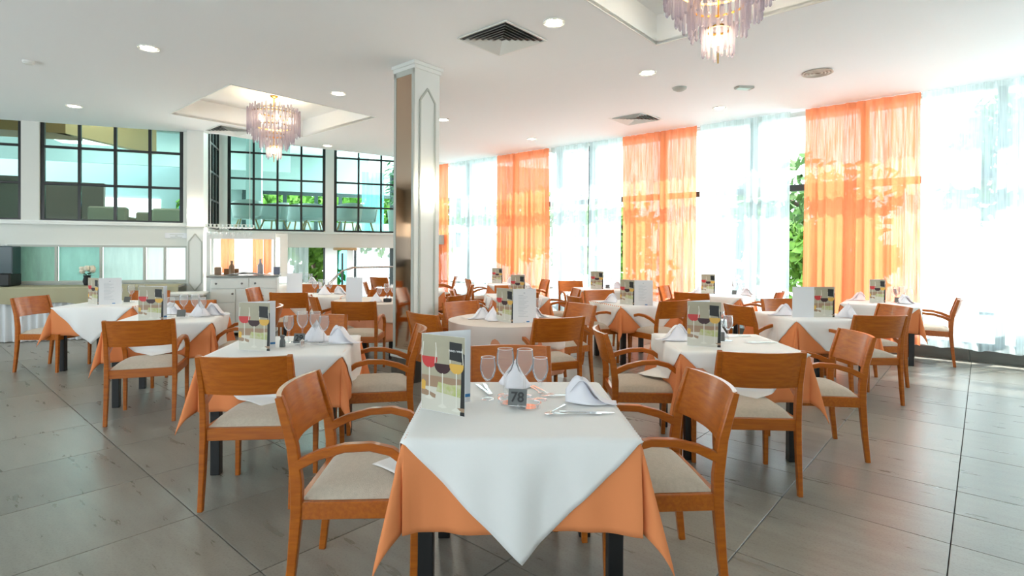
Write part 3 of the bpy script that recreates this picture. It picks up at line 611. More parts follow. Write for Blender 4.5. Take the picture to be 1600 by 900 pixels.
def chandelier(x, v, label, bz=3.76):
    t = thing('chandelier', label, 'chandelier', G(x, v, bz), 0, 'tiered crystal chandeliers')
    MB().lathe([(0, -.03), (.03, -.03), (.055, -.012), (.06, 0), (0, 0)], 20).obj('ceiling_mount', brass, t)
    MB().tube([(0, 0, 0), (0, 0, -.25)], .012, 8).obj('stem', brass, t)
    pm = {}
    def prism(h):
        if h not in pm:
            m = MB(); r_ = .0135; base = 0
            pr = [(.004, 0), (r_, -.012), (r_, -h+.014), (.004, -h)]
            m.lathe([(a, b) for a, b in reversed(pr)], 6); pm[h] = m.mesh('crystal_prism', crystal, ang=20)
        return pm[h]
    tiers = [(.365, -.22, .36, 44), (.285, -.40, .30, 34), (.195, -.53, .27, 24), (.10, -.70, .24, 13), (.33, -.17, .20, 34)]
    for r_, z, h, n_ in tiers:
        MB().lathe([(r_-.018, z-.07), (r_-.012, z-.07), (r_-.012, z-.055), (r_-.018, z-.055), (r_-.018, z-.07)], 32, cap=False).obj('ring', brass, t)
        for k in range(n_):
            a = 2*pi*k/n_; dz = .02*((k*7) % 3-1)
            place(prism(h), 'crystal_prism', t, (r_*cos(a), r_*sin(a), z+dz))
    for k in range(5):
        a = 2*pi*k/5+.3; MB().lathe([(0, -.045), (.014, -.03), (.018, 0), (.012, .03), (0, .05)], 8).obj('bulb', glow2, t, (.22*cos(a), .22*sin(a), -.36))
    MB().lathe([(0, -.05), (.02, -.03), (.022, 0), (.014, .03), (0, .06)], 8).obj('bulb', glow2, t, (0, 0, -.83))
    MB().tube([(0, 0, -.25), (0, 0, -1.0)], .006, 6).obj('spindle', brass, t)
    for z, e_ in ((-.34, 7), (-.83, 4)):
        l = bpy.data.lights.new('chandelier_light', 'POINT'); l.energy = e_; l.color = (1, .78, .5); l.shadow_soft_size = .12
        o = bpy.data.objects.new('chandelier_light', l); COL.objects.link(o); o.parent = t; o.location = (0, 0, z)
chandelier(-8.15, 3.85, 'lilac crystal tiered chandelier in the far left coffer')
chandelier(-1.43, 3.85, 'lilac crystal tiered chandelier in the near coffer, cut by top edge')

# ------------------------------------------------------------------ FURNITURE AT THE LEFT WALL
t = thing('console_table', 'long console under khaki cloth and white pleated skirt by the left wall', 'table', Wp(-3.25, 10.42, 0), WA)
MB().box((-1.42, -.18, .80), (.96, .30, .83), .005).obj('tabletop', white, t)
def topc(a, b):
    # khaki top cloth: flat top then hanging front with soft folds
    x = -1.45+2.43*a
    if b < .3: return (x, .30-.55*b/.3, .838)
    q = (b-.3)/.7; return (x, -.25-.02*q-.012*sin(a*46)*q, .838-.24*q - .05*q*abs(sin(a*pi*3.0))**3)
MB().grid(topc, 140, 14).obj('top_cloth', olivecloth, t)
MB().grid(lambda a, b: (-1.43+2.40*a, -.19-.03*sin(a*150)*(.4+.6*b)-.012*sin(a*61), .80-.79*b), 300, 4).obj('skirt', skirtw, t)
MB().grid(lambda a, b: (-1.43-.012*sin(a*40), -.19+.46*a, .80-.79*b), 40, 3).obj('side_skirt', skirtw, t)
t = thing('coffee_machine', 'dark machine at the left edge standing on the console', 'machine', Wp(-4.62, 10.5, .842), WA)
MB().box((-.26, -.15, 0), (.06, .2, .20), .02).obj('base', blackp, t); MB().box((-.26, -.08, .18), (.06, .18, .62), .012).obj('body', mat('dark_teal_body', (.02, .05, .06), .25), t)
t = thing('flower_vase', 'white roses in a dark vase on the console', 'flowers', Wp(-3.62, 10.48, .842), 0)
MB().lathe([(.04, 0), (.06, .06), (.045, .13), (.055, .16)], 14).obj('vase', blackp, t)
rnd = random.Random(3)
for k in range(9):
    a = rnd.random()*6.28; r_ = rnd.uniform(.0, .10); m = MB()
    m.lathe([(0, -.035), (.03, -.02), (.042, .01), (.03, .035), (.012, .03)], 10); m.obj('rose', mat('ivory_rose', (.80, .76, .62), .8, bump=(60, 1)), t, (r_*cos(a), r_*sin(a), .24+rnd.uniform(-.03, .05)))
m = MB()
for k in range(22):
    a = rnd.random()*6.28; c = Vector((.09*cos(a), .09*sin(a), .15+.06*rnd.random())); d = Vector((cos(a), sin(a), .2))*.05; w = Vector((-sin(a), cos(a), 0))*.02
    i = len(m.v); m.v += [tuple(c-d), tuple(c+w), tuple(c+d), tuple(c-w)]; m.addf([(i, i+1, i+2, i+3)])
m.obj('leaves', mat('dark_leaf', (.03, .09, .03), .6), t, smooth=False)
t = thing('side_table', 'small low table in khaki cloth at the right end of the console', 'table', Wp(-2.12, 9.85, 0), WA)
MB().box((-.30, -.25, .70), (.32, .25, .74), .006).obj('tabletop', white, t); MB().box((-.26, -.2, 0), (.28, .22, .70), .01).obj('cabinet_body', white, t)
t = thing('wall_sign', 'small white printed sign on the left wall beside the corner pillar', 'sign', Wp(-2.43, n1-.003, 1.665), WA)
MB().box((-.17, -.012, -.045), (.17, 0, .045), .003).obj('sign_plate', paper, t); MB().box((-.10, -.0135, .012), (.11, -.012, .018)).box((-.02, -.0135, -.012), (.02, -.012, -.002)).box((-.09, -.0135, -.030), (.09, -.012, -.022)).obj('print_lines', greym, t, smooth=False)

t = thing('sideboard', 'white sideboard with drawers and doors under the niche', 'cabinet', Wp(-1.30, 10.18, 0), WA)
MB().box((-.47, -.22, .05), (.53, .28, .97), .006).obj('cabinet_body', trimw, t); MB().box((-.52, -.26, .97), (.56, .30, 1.0), .006).obj('top', mat('grey_top', (.25, .27, .26), .4), t)
def front(x0, x1, z0, z1, name, knobs):
    o = MB().box((x0, -.242, z0), (x1, -.222, z1), .004).obj(name, trimw, t)
    for kx, kz in knobs: MB().lathe([(.016, 0), (.018, .012), (.008, .022), (0, .022)], 10).obj('knob', steelb, o, (kx, -.242, kz), 0).rotation_euler = (R(90), 0, 0)
front(-.46, .10, .79, .955, 'drawer', [(-.38, .87), (.0, .87)]); front(.11, .52, .79, .955, 'drawer', [(.20, .87)])
front(-.46, -.10, .56, .78, 'drawer', [(-.14, .70)]); front(-.09, .26, .1, .78, 'door', [(.22, .66)]); front(.27, .52, .1, .78, 'door', [(.31, .66)]); front(-.46, -.10, .1, .55, 'door', [])
for x, h, mt, l in ((-1.49, .24, mat('brown_bottle', (.20, .11, .05), .3), 'brown dispenser bottle on the sideboard'), (-1.05, .27, mat('grey_bottle', (.25, .25, .28), .3), 'grey slim dispenser bottle on the sideboard')):
    t2 = thing('bottle', l, 'bottle', Wp(x-.0, 10.2, 1.001), 0, 'bottles on the sideboard')
    MB().lathe([(.0, 0), (.045, 0), (.045, h*.6), (.018, h*.78), (.018, h*.9), (0, h*.9)], 14).obj('bottle_body', mt, t2); MB().lathe([(.0, h*.88), (.02, h*.88), (.02, h), (0, h)], 10).obj('cap', mt, t2)
for x, w, h, mt, l in ((-1.80, .10, .13, MATS['brown_bottle'], 'small brown box at the left end of the sideboard'), (-1.52, .22, .10, mat('basket_brown', (.22, .10, .04), .8), 'brown wicker basket on the sideboard'), (-1.02, .10, .13, mat('slate_box', (.16, .18, .26), .5), 'small slate box at the right end of the sideboard')):
    x = x if x > -1.7 else -1.72
    o = MB().box((-w/2, -.06, 0), (w/2, .06, h), .008).obj('storage_box', mt, None, Wp(x+(.22 if 'slate' in l else 0), 10.36 if 'basket' not in l else 10.38, 1.001), WA); tag(o, l, 'box', 'boxes on the sideboard')
o = MB().grid(lambda a, b: (-.28+.56*a, -.10+.2*b, .03*sin(a*pi)*(1+.5*sin(a*17+b*9))), 20, 8).obj('folded_cloth', mat('grey_cloth', (.4, .4, .42), .9), None, Wp(-1.26, 10.04, 1.004), WA); solid(o, .006, 1); tag(o, 'crumpled grey cloth on the sideboard top', 'cloth')

# hanging glass rack
t = thing('glass_rack', 'white hanging rack with upturned glasses above the niche', 'rack', Wp(-1.53, 10.38, 1.80), WA)
m = MB(); m.box((-.36, -.02, .0), (.36, .02, .012)); m.box((-.36, -.14, .0), (.36, -.10, .012))
for k in range(13): m.box((-.36+.06*k-.004, -.14, -.0), (-.36+.06*k+.004, .02, .055))
m.box((-.36, -.14, .05), (.36, -.13, .058)); m.obj('rack_frame', trimw, t, smooth=False)
MB().tube([(-.3, -.06, .0), (-.3, -.06, 1.66)], .004, 6).tube([(.3, -.06, .0), (.3, -.06, 1.66)], .004, 6).obj('hanging_wire', trimw, t)
hg = MB().lathe([(.033, -.001), (.030, -.004), (.003, -.008), (.003, -.07), (.02, -.085), (.03, -.12), (.026, -.15)], 12, cap=False).mesh('hung_glass', wineg)
for k in range(8): 
    o = place(hg, 'hung_glass', None, Wp(-1.53-.32+.09*k, 10.36, 1.80), WA); tag(o, ('leftmost', 'second from left', 'third from left', 'fourth from left', 'fourth from right', 'third from right', 'second from right', 'rightmost')[k] + ' upturned glass in the white rack over the niche', 'glass', 'glasses in the hanging rack')

# ------------------------------------------------------------------ ARMCHAIR
def make_chair():
    t = thing('dining_armchair', 'x', 'chair', (0, 0, 0), 0, 'honey wood dining armchairs')
    for s_ in (-1, 1):
        x = s_*.238
        MB().sweep([(x, -.285, 0), (x, -.262, .20), (x, -.245, .40), (x, -.245, .52), (x, -.262, .66), (x, -.30, .80), (x, -.315, .85)], [(.026, .030), (.030, .036), (.034, .044), (.034, .046), (.032, .042), (.030, .034), (.028, .028)]).obj('rear_post', wood, t)
        MB().sweep([(x, .205, 0), (x, .212, .25), (x, .215, .44)], [(.026, .028), (.030, .034), (.032, .038)]).obj('front_leg', wood, t)
        MB().sweep([(x, -.245, .585), (x*1.01, -.16, .625), (x*1.02, -.06, .652), (x*1.03, .04, .657), (x*1.03, .12, .637), (x*1.03, .18, .592), (x*1.02, .213, .53), (x, .217, .47), (x, .215, .42)],
                   [(.034, .040), (.034, .036), (.036, .032), (.036, .032), (.036, .033), (.036, .034), (.034, .036), (.033, .037), (.032, .037)]).obj('armrest', wood, t)
    m = MB(); m.box((-.225, -.255, .372), (.225, -.225, .440), .003); m.box((-.225, .20, .372), (.225, .228, .440), .003)
    m.box((-.248, -.235, .372), (-.222, .215, .440), .003); m.box((.222, -.235, .372), (.248, .215, .440), .003); m.obj('seat_frame', woodh, t)
    def cush(a, b):
        x, y = (a*2-1), (b*2-1); hx = .226 - .006*abs(y)**6; hy = .226
        r_ = (abs(x)**5 + abs(y)**5)**(1/5) or 1; 
        return (x*hx, y*hy - .003, .442 + .042*(1-abs(x)**6)**.55*(1-abs(y)**6)**.55 + .012*(1-x*x)*(1-y*y))
    m = MB(); m.grid(cush, 18, 18); m.box((-.224, -.228, .425), (.224, .222, .4425)); m.obj('seat_cushion', seatfab, t, ang=50)
    def bk(side):
        def f(a, b):
            x = -.226+.452*a; arc = .045*(1-(2*a-1)**2); z = .635+.215*b
            lean = -.258-.062*((z-.635)/.215) ; return (x, lean-arc+side*.010, z)
        return f
    m = MB(); m.grid(bk(1), 18, 4); m.grid(bk(-1), 18, 4); n_ = 19*5
    fs_ = []
    for i in range(18):
        for j in (0, 4): a_ = j*19+i; fs_.append((a_, a_+1, n_+a_+1, n_+a_))
    for j in range(4):
        for i in (0, 18): a_ = j*19+i; fs_.append((a_, a_+19, n_+a_+19, n_+a_))
    m.addf(fs_); bo = m.obj('backrest', woodh, t)
    return t
chair0 = make_chair(); chair0_used = False
def chair(x, y, deg, label):
    global chair0_used
    label = 'honey wood armchair ' + label
    if not chair0_used:
        chair0.location = (x, y, 0); chair0.rotation_euler = (0, 0, R(deg)); chair0['label'] = label; chair0_used = True; return chair0
    return copytree(chair0, None, (x, y, 0), R(deg), label)

# ------------------------------------------------------------------ TABLES AND CLOTHS
def make_table(h=.84):
    t = thing('dining_table', 'x', 'table', (0, 0, 0), 0, 'square tables under apricot cloths')
    MB().box((-h/2, -h/2, .715), (h/2, h/2, .745), .003).obj('tabletop', blackwood, t)
    for a in (-1, 1):
        for b in (-1, 1): MB().box((a*(h/2-.07)-.028, b*(h/2-.07)-.028, 0), (a*(h/2-.07)+.028, b*(h/2-.07)+.028, .715), .003).obj('leg', blackwood, t)
    return t
def drape(x, y, h, lift, off, rnd, seats):
    """maps flat cloth coordinates onto a square table of half-width h; cloth hangs and folds at corners"""
    dx, dy = abs(x)-h, abs(y)-h; sx, sy = (1 if x > 0 else -1), (1 if y > 0 else -1)
    if dx <= 0 and dy <= 0: return (x, y, .747+lift + .0015*sin(x*19+rnd[0])*sin(y*17+rnd[1]))
    if dx > 0 and dy > 0:
        r_ = math.hypot(dx, dy); th = math.atan2(dy, dx)          # 0..90, from x-side to y-side
        k = min(th, pi/2-th)/(pi/4)                                # 0 at faces, 1 at ridge
        k2 = sin(k*pi/2); al = .24*k2*(1+.15*sin(rnd[4]+sx+2*sy))  # lean out from vertical
        hor = r_*sin(al); az = pi/4 + (th-pi/4)*(1-.0*k)
        az = th*.9 + .08 if th < pi/4 else th*.9 + .08
        ux, uy = cos(az), sin(az)
        # the folded halves swing a little inward behind the ridge
        return (sx*(h+off+hor*ux*1.0 + .02*r_*k), sy*(h+off+hor*uy + .02*r_*k), .747+lift-r_*cos(al)*.99)
    d = max(dx, dy); al_x = dx > dy; s_, o_ = (x, y) if al_x else (y, x); sg = sx if al_x else sy
    side = ('R' if sg > 0 else 'L') if al_x else ('B' if sg > 0 else 'F')
    wave = (.020*sin(o_*13+rnd[2]+sg*2+(3 if al_x else 0)) + .010*sin(o_*29+rnd[3])) * min(1, d/.25)
    wave += .05*max(0, (abs(o_)/h)-.72)*d/.3                       # opens towards the corner folds
    z = .747+lift-d; hout = h+off+.015*min(1, d/.1)+max(-.012, wave)
    lim = seats.get(side)
    if lim and d > lim:                                            # cloth tip resting on a chair seat
        e_ = d-lim; z = .747+lift-lim-.04*e_; hout += e_*.97
    v = (sg*hout, o_, z) if al_x else (o_, sg*hout, z)
    return v
cloth_cache = {}
def cloths(t, x, y, rz, name, seed, seats={}, h=.42, drop=.325, fine=True, flat_label=None):
    rnd = [random.Random(seed).random()*6.28 for _ in range(1)]; rr = random.Random(seed); rnd = [rr.random()*6.28 for _ in range(6)]
    N = 64 if fine else 34
    L = h+drop
    m = MB(); xs = sorted({-L + 2*L*i/N for i in range(N+1)} | {-h, h})
    n_ = len(xs)-1
    m.grid(lambda a, b: drape(xs[round(a*n_)], xs[round(b*n_)], h, .0, .004, rnd, {}), n_, n_)
    o = m.obj('apricot_tablecloth', orangecloth, None, (x, y, 0), rz, ang=60); tag(o, 'apricot cloth draped over ' + name, 'tablecloth', 'apricot square tablecloths'); solid(o, .0025, 1)
    # white diamond overcloth
    Rr = 2*h+.015; m = MB()
    # diamond coordinates p,q in [-1,1]: x=(p+q)R/2, y=(p-q)R/2
    m.grid(lambda a, b: drape(((2*a-1)+(2*b-1))*Rr/2, ((2*a-1)-(2*b-1))*Rr/2, h+.001, .006, .012, rnd, seats), N, N)
    o = m.obj('white_overcloth', whitecloth, None, (x, y, 0), rz, ang=60); tag(o, 'white diamond overcloth on ' + name, 'tablecloth', 'white diamond overcloths'); solid(o, .002, 1)
table0 = [None]
def square(x, y, deg, name, seed, seats={}, fine=True):
    if table0[0] is None: table0[0] = t = make_table(); t.location = (x, y, 0); t.rotation_euler = (0, 0, R(deg)); t['label'] = 'black legged square table, ' + name
    else: t = copytree(table0[0], None, (x, y, 0), R(deg), 'black legged square table, ' + name)
    cloths(t, x, y, R(deg), name, seed, seats, fine=fine)
def roundt(x, y, name, seed, r0=.54):
    t = thing('round_table', 'round table, ' + name, 'table', (x, y, 0), 0, 'round tables')
    MB().lathe([(0, .715), (r0, .715), (r0, .745), (0, .745)], 40).obj('tabletop', blackwood, t)
    for k in range(4): a = pi/4+k*pi/2; MB().box((-.03, -.03, 0), (.03, .03, .715), .003).obj('leg', blackwood, t, (.36*cos(a), .36*sin(a), 0), a)
    rr = random.Random(seed); p = rr.random()*6.28
    def f(rmax, wavy, off, lift, nn):
        def g(a, b):
            th = 2*pi*a; L = rmax*(1+.0*sin(4*th)); r_ = L*b
            if r_ <= r0: return (r_*cos(th), r_*sin(th), .747+lift)
            d = r_-r0; w = wavy*sin(nn*th+p)*min(1, d/.2) + .4*wavy*sin(2.6*nn*th+p*2)*min(1, d/.25)
            q = r0+off+.012+w*.5+abs(wavy)*.5
            return (q*cos(th), q*sin(th), .747+lift-d*.97)
        return g
    def cl(mt, rmax, wavy, off, lift, nn, label, nm, scal=0):
        m = MB(); rads = [0, .3, .6, .85, .97] ; nu = 144; base = 0
        rl = [r0*k for k in (0, .3, .6, .85, .97, 1.0)] + [r0 + (rmax-r0)*k for k in (.04, .1, .2, .35, .5, .65, .8, .9, 1)]
        for r_ in rl:
            for k in range(nu):
                th = 2*pi*k/nu; rm = r_ if r_ <= r0 else r0+(r_-r0)*(1+scal*(.5-.5*cos(4*th+p)))
                m.v.append(f(rmax, wavy, off, lift, nn)(k/nu, rm/rmax))
        m.rings(0, len(rl), nu, False); o = m.obj(nm, mt, None, (x, y, 0), 0, ang=70); tag(o, label, 'tablecloth'); solid(o, .0025, 1)
    cl(mat('salmon_cloth', (.80, .36, .20), .85), r0+.50, .035, .0, 0, 9, 'salmon under cloth on ' + name, 'under_cloth')
    cl(pinkcloth, r0+.17, .022, .02, .006, 8, 'blush top cloth scalloped over ' + name, 'top_cloth', scal=.55)

TB = {}
def tb(k, *a, **kw): TB[k] = a; square(*a, **kw)
tb(1, .03, 2.36, 1.5, 'the nearest table, number 78', 1, seats={'L': .247, 'R': .28})
tb(2, -1.57, 3.83, 8, 'the second table, left of the front table', 2, seats={'F': .249, 'R': 0})
tb(3, 1.585, 4.07, -2, 'the table right and behind table 78', 3, seats={'L': .235, 'F': .249})
tb(4, -3.33, 5.32, 18, 'the left table behind number 29', 4, seats={'F': .249})
tb(5, -4.93, 6.72, 8, 'the farthest left table by the console', 5, fine=False)
roundt(-.045, 5.42, 'the central round table beyond table 78', 6)
tb(7, .06, 8.30, 10, 'the table behind the central round table', 7, fine=False)
tb(8, -.08, 11.50, 2, 'the small table by the second orange curtain', 8, fine=False)
tb(9, 1.62, 7.25, 19, 'the table left of the middle, before the third orange curtain', 9, fine=False)
tb(10, 1.62, 9.95, 5, 'the table before the bare mullion sheers', 10, fine=False)
tb(11, 3.32, 8.68, -37, 'the table before the widest white sheer', 11, fine=False)
tb(12, 3.22, 5.87, 6, 'the right table before the largest orange curtain', 12, seats={'F': .3})
tb(13, 5.03, 7.40, -37, 'the window table at the far right', 13, fine=False)
roundt(-1.83, 7.40, 'the round table just left of the pillar', 14)
tb(15, -2.95, 8.20, 8, 'the table before the sideboard and low opening', 15, fine=False)
tb(16, -4.35, 11.0, 15, 'the farthest table at the low opening', 16, fine=False)
tb(17, -1.62, 9.50, 8, 'the table half hidden behind the pillar, right side', 17, fine=False)
tb(18, -1.95, 10.75, 5, 'the table hidden behind the pillar near the handrail', 18, fine=False)

CH = [(-.60, 2.36, -87, 'left of table 78, shiny back, nearest at left'), (.585, 2.43, 94, 'right of table 78, nearest at right'), (-.01, 2.96, 181, 'far side of table 78, behind the wine glasses'),
 (-1.47, 3.24, 5, 'in front of the second table, seen from behind'), (-1.0, 3.98, 102, 'right of the second table beside the pillar foot'), (-1.67, 4.50, 188, 'far side of the second table, behind its glasses'),
 (1.47, 3.46, -3, 'in front of the table right of 78, seen from behind'), (.98, 4.02, -92, 'left of the table right of 78, cloth over seat'), (2.18, 3.96, 83, 'right of the table right of 78, shiny curved back'),
 (-3.12, 4.68, 20, 'in front of the left table, white cloth tip on seat'), (-2.72, 5.50, 108, 'right of the left table, half hidden by a menu'), (-3.52, 5.83, 198, 'far side of the left table behind its glasses'),
 (-5.43, 6.47, -90, 'at the far left edge, shiny back, before the console'), (-4.99, 7.25, 188, 'far side of the farthest left table by the console'),
 (.30, 5.03, 23, 'front right of the central round table'), (-.60, 5.22, -47, 'front left of the central round table beside the pillar'), (-.37, 5.93, 222, 'back left of the central round table'), (.50, 5.82, 122, 'back right of the central round table'),
 (.09, 7.98, 8, 'in front of the table behind the round one'), (.70, 8.45, 96, 'right of the table behind the round one'), (-.56, 8.10, -88, 'left of the table behind the round one'), (0.0, 8.86, 188, 'far side of the table behind the round one'),
 (-1.02, 9.45, 97, 'right of the table half hidden behind the pillar'), (-1.0, 7.20, 68, 'turned sideways between the round table and pillar'),
 (-.62, 11.40, -75, 'left of the small table by the second orange curtain'), (.40, 11.20, 105, 'right of the small table by the second orange curtain'),
 (1.11, 7.15, -76, 'left of the table before the third orange curtain'), (1.80, 6.77, 30, 'in front of the table before the third orange curtain'), (1.41, 7.86, 199, 'far side of the table before the third orange curtain'),
 (2.12, 9.75, 97, 'dark against the third orange curtain'), (1.22, 10.5, 190, 'far left of the table before the bare mullion'),
 (2.86, 9.12, -125, 'left of the table before the widest sheer'), (2.76, 8.02, -37, 'in front of the table before the widest sheer'), (3.75, 8.28, 53, 'right of the table before the widest sheer'),
 (2.80, 6.05, -78, 'left of the right table, arm curved to the cloth'), (3.43, 5.36, 1, 'in front of the right table, seen from behind'), (3.93, 6.0, 92, 'right of the right table, behind its front chair'), (3.40, 6.50, 186, 'far side of the right table facing the room'),
 (5.50, 7.18, 52, 'alone at the right of the window table, before the sheers'),
 (-1.79, 6.42, 2, 'in front of the round table left of the pillar'), (-2.22, 6.98, -62, 'left of the round table left of the pillar, shiny back'), (-1.83, 7.98, 180, 'far side of the round table left of the pillar'),
 (-3.05, 7.66, 5, 'in front of the table before the sideboard'), (-3.60, 8.22, -85, 'left of the table before the sideboard, shiny back'), (-2.86, 8.76, 183, 'far side right of the table before the sideboard'), (-3.48, 8.85, 186, 'far side left of the table before the sideboard'), (-2.42, 8.20, 96, 'right of the table before the sideboard'),
 (-2.35, 9.95, -75, 'beyond the menu of the round table, shiny pale back'), (-2.75, 12.1, -30, 'farthest at the handrail, left of the pillar'), (-1.60, 12.3, 97, 'farthest, just right of the pillar by the curtain strip')]
for c in CH:
    o = chair(*c)
    if c[3].startswith('at the far left edge'):                    # this one has no arms in the photograph
        for ch in list(o.children):
            if ch.name.startswith('armrest'): bpy.data.objects.remove(ch)
        o['label'] = 'armless honey wood chair at the far left edge, before the console table'

# ------------------------------------------------------------------ TABLEWARE
TZ = .7575
lg = MB().lathe([(0, 0), (.036, 0), (.034, .003), (.006, .008), (.0055, .02), (.0055, .085), (.010, .095), (.030, .118), (.041, .150), (.041, .175), (.036, .215), (.0345, .215), (.039, .175), (.039, .15), (.028, .12), (.006, .098), (0, .097)], 24, cap=False)
sg_ = MB().lathe([(0, 0), (.032, 0), (.030, .003), (.005, .008), (.004, .02), (.004, .070), (.009, .080), (.026, .100), (.036, .130), (.036, .15), (.0315, .188), (.030, .188), (.034, .15), (.034, .13), (.024, .102), (.005, .083), (0, .082)], 24, cap=False)
gl_l, gl_s = lg.mesh('wine_glass', wineg), sg_.mesh('wine_glass', wineg)
rimm = mat('rim_glint', (.9, .9, .9), .15)  # white ring put on in place of a bright glint along the rim
rim_l = MB().lathe([(.0345, .2145), (.0362, .2145), (.0362, .2162), (.0345, .2162), (.0345, .2145)], 24, cap=False).mesh('rim', rimm)
rim_s = MB().lathe([(.030, .1875), (.0317, .1875), (.0317, .189), (.030, .189), (.030, .1875)], 24, cap=False).mesh('rim', rimm)
def glass(x, y, big, label, z=TZ):
    o = place(gl_l if big else gl_s, 'wine_glass', None, (x, y, z)); tag(o, label, 'glass', 'stemmed wine glasses on tables'); place(rim_l if big else rim_s, 'rim', o)

mbg = mat('print_background', (.42, .38, .27), .45, var=((.36, .33, .24), (4, 4, 9), 1))
mbase = mat('print_marble', (.62, .60, .52), .45); mgreen = mat('print_green', (.38, .45, .10), .45, var=((.55, .52, .35), (30, 30, 30), 1)); mband = mat('print_brown_band', (.34, .22, .14), .45)
mred = mat('print_rose', (.55, .035, .035), .4); mdark = mat('print_red_wine', (.035, .008, .012), .4); myel = mat('print_white_wine', (.68, .40, .07), .4); mglass = mat('print_glass', (.70, .68, .60), .4); mblue = mat('print_blue', (.03, .20, .50), .4); mtext = mat('print_text', (.42, .47, .52), .5); mblk = blackp; mwt = mat('print_white', (.8, .8, .8), .5)
pm_ = [mbg, mbase, mgreen, mband, mred, mdark, myel, mglass, mblk, mwt]
def photo_mesh(w, h):
    m = MB(); lay = [0]
    def poly(pts, mi):
        lay[0] += .00006; i = len(m.v); m.v += [(p[0]*w, -.0008-lay[0], p[1]*h) for p in pts]; m.cur = mi; m.addf([tuple(range(i, i+len(pts)))])
    poly([(0, 0), (1, 0), (1, 1), (0, 1)], 0); poly([(0, 0), (1, 0), (1, .36), (0, .30)], 1); poly([(0, .32), (1, .30), (1, .46), (0, .46)], 3); poly([(.35, .26), (1, .22), (1, .40), (.7, .37), (.4, .39)], 2)
    poly([(0, .20), (.33, .17), (.34, .22), (.1, .27), (0, .27)], 3); poly([(0, .27), (.09, .26), (.10, .37), (.04, .40), (0, .38)], 6)
    poly([(.90, .0), (1, .0), (1, .78), (.96, .80), (.93, .70), (.92, .4)], 8)
    poly([(.5, .03), (.8, .05), (.8, .09), (.5, .07)], 1); poly([(.8, .045), (1, .05), (1, .10), (.8, .09)], 3)
    def gls(cx, top, bot, base, rw, mi, lvl):
        poly([(cx-rw, lvl), (cx+rw, lvl), (cx+rw*.84, top), (cx-rw*.84, top)], 7) if 0 else None
        for s_ in (-1, 1): poly([(cx+s_*rw, lvl), (cx+s_*(rw-.02), lvl), (cx+s_*(rw*.84-.02), top), (cx+s_*rw*.84, top)], 7)
        poly([(cx-rw, lvl)] + [(cx+rw*cos(pi+pi*k/10), lvl+(lvl-bot)*sin(pi+pi*k/10)) for k in range(1, 10)] + [(cx+rw, lvl), (cx+rw*.97, lvl+.02), (cx-rw*.97, lvl+.02)], mi)
        poly([(cx-.012, base), (cx+.012, base), (cx+.012, bot+.01), (cx-.012, bot+.01)], 7)
        poly([(cx-.11, base-.03), (cx, base-.045), (cx+.11, base-.03), (cx+.02, base+.01), (cx-.02, base+.01)], 7)
    gls(.19, .90, .56, .19, .185, 4, .69); gls(.50, .83, .50, .10, .19, 5, .61); gls(.82, .86, .52, .08, .16, 6, .63)
    poly([(.66, .70), (.94, .68), (.94, .92), (.66, .93)], 8)
    poly([(.71, .80), (.795, .799), (.795, .817), (.71, .818)], 9) if False else None
    return m.mesh('photo_print', pm_, smooth=False)
photo = photo_mesh(.223, .316)
panel = MB().box((0, -.0008, 0), (.225, .0008, .318)).mesh('card_panel', paper, smooth=False)
tl = MB()
for k in range(15): tl.box((.05, .0009, .255-.014*k), (.05+.05+.06*((k*37 % 10)/10), .0013, .2575-.014*k))
tl.box((.10, .0009, .275), (.115, .0013, .283)); tlines = tl.mesh('text_lines', mtext, smooth=False)
tl2 = MB()
for k in range(15): tl2.box((.05, -.0013, .255-.014*k), (.05+.05+.06*((k*37 % 10)/10), -.0009, .2575-.014*k))
tl2.box((.10, -.0013, .275), (.115, -.0009, .283)); tlines2 = tl2.mesh('text_lines', mtext, smooth=False)
def menu(x, y, deg, open_, where, mode='L', z=TZ, lines=True, detail=False):
    """mode L: panels hinge on the left edge, photo panel in front; mode M: hinge in the middle, photo left of a white panel"""
    t = thing('menu_card', 'standing folded menu card with wine photo on ' + where, 'menu', (x, y, z), R(deg), 'wine menu cards standing on tables')
    a = place(panel, 'front_panel', t); place(photo, 'photo_print', a, (.001, 0, .001))
    if mode == 'L':
        b = place(panel, 'back_panel', t, (0, .001, 0), R(open_))
        if lines: place(tlines2, 'text_lines', b)
        MB().box((.188, -.0014, .022), (.224, -.0009, .036)).obj('blue_mark', mblue, b, smooth=False)
    else:
        b = place(panel, 'text_panel', t, (.225, 0, 0), R(open_)); place(tlines2, 'text_lines', b)
        MB().box((.13, -.0014, .006), (.16, -.0009, .016)).obj('blue_mark', mblue, b, smooth=False)
    if detail:
        text('VINO / WINE', .011, 'label_text', mwt, a, (.181, -.0030, .258), (R(90), 0, 0), .0001)
    return t

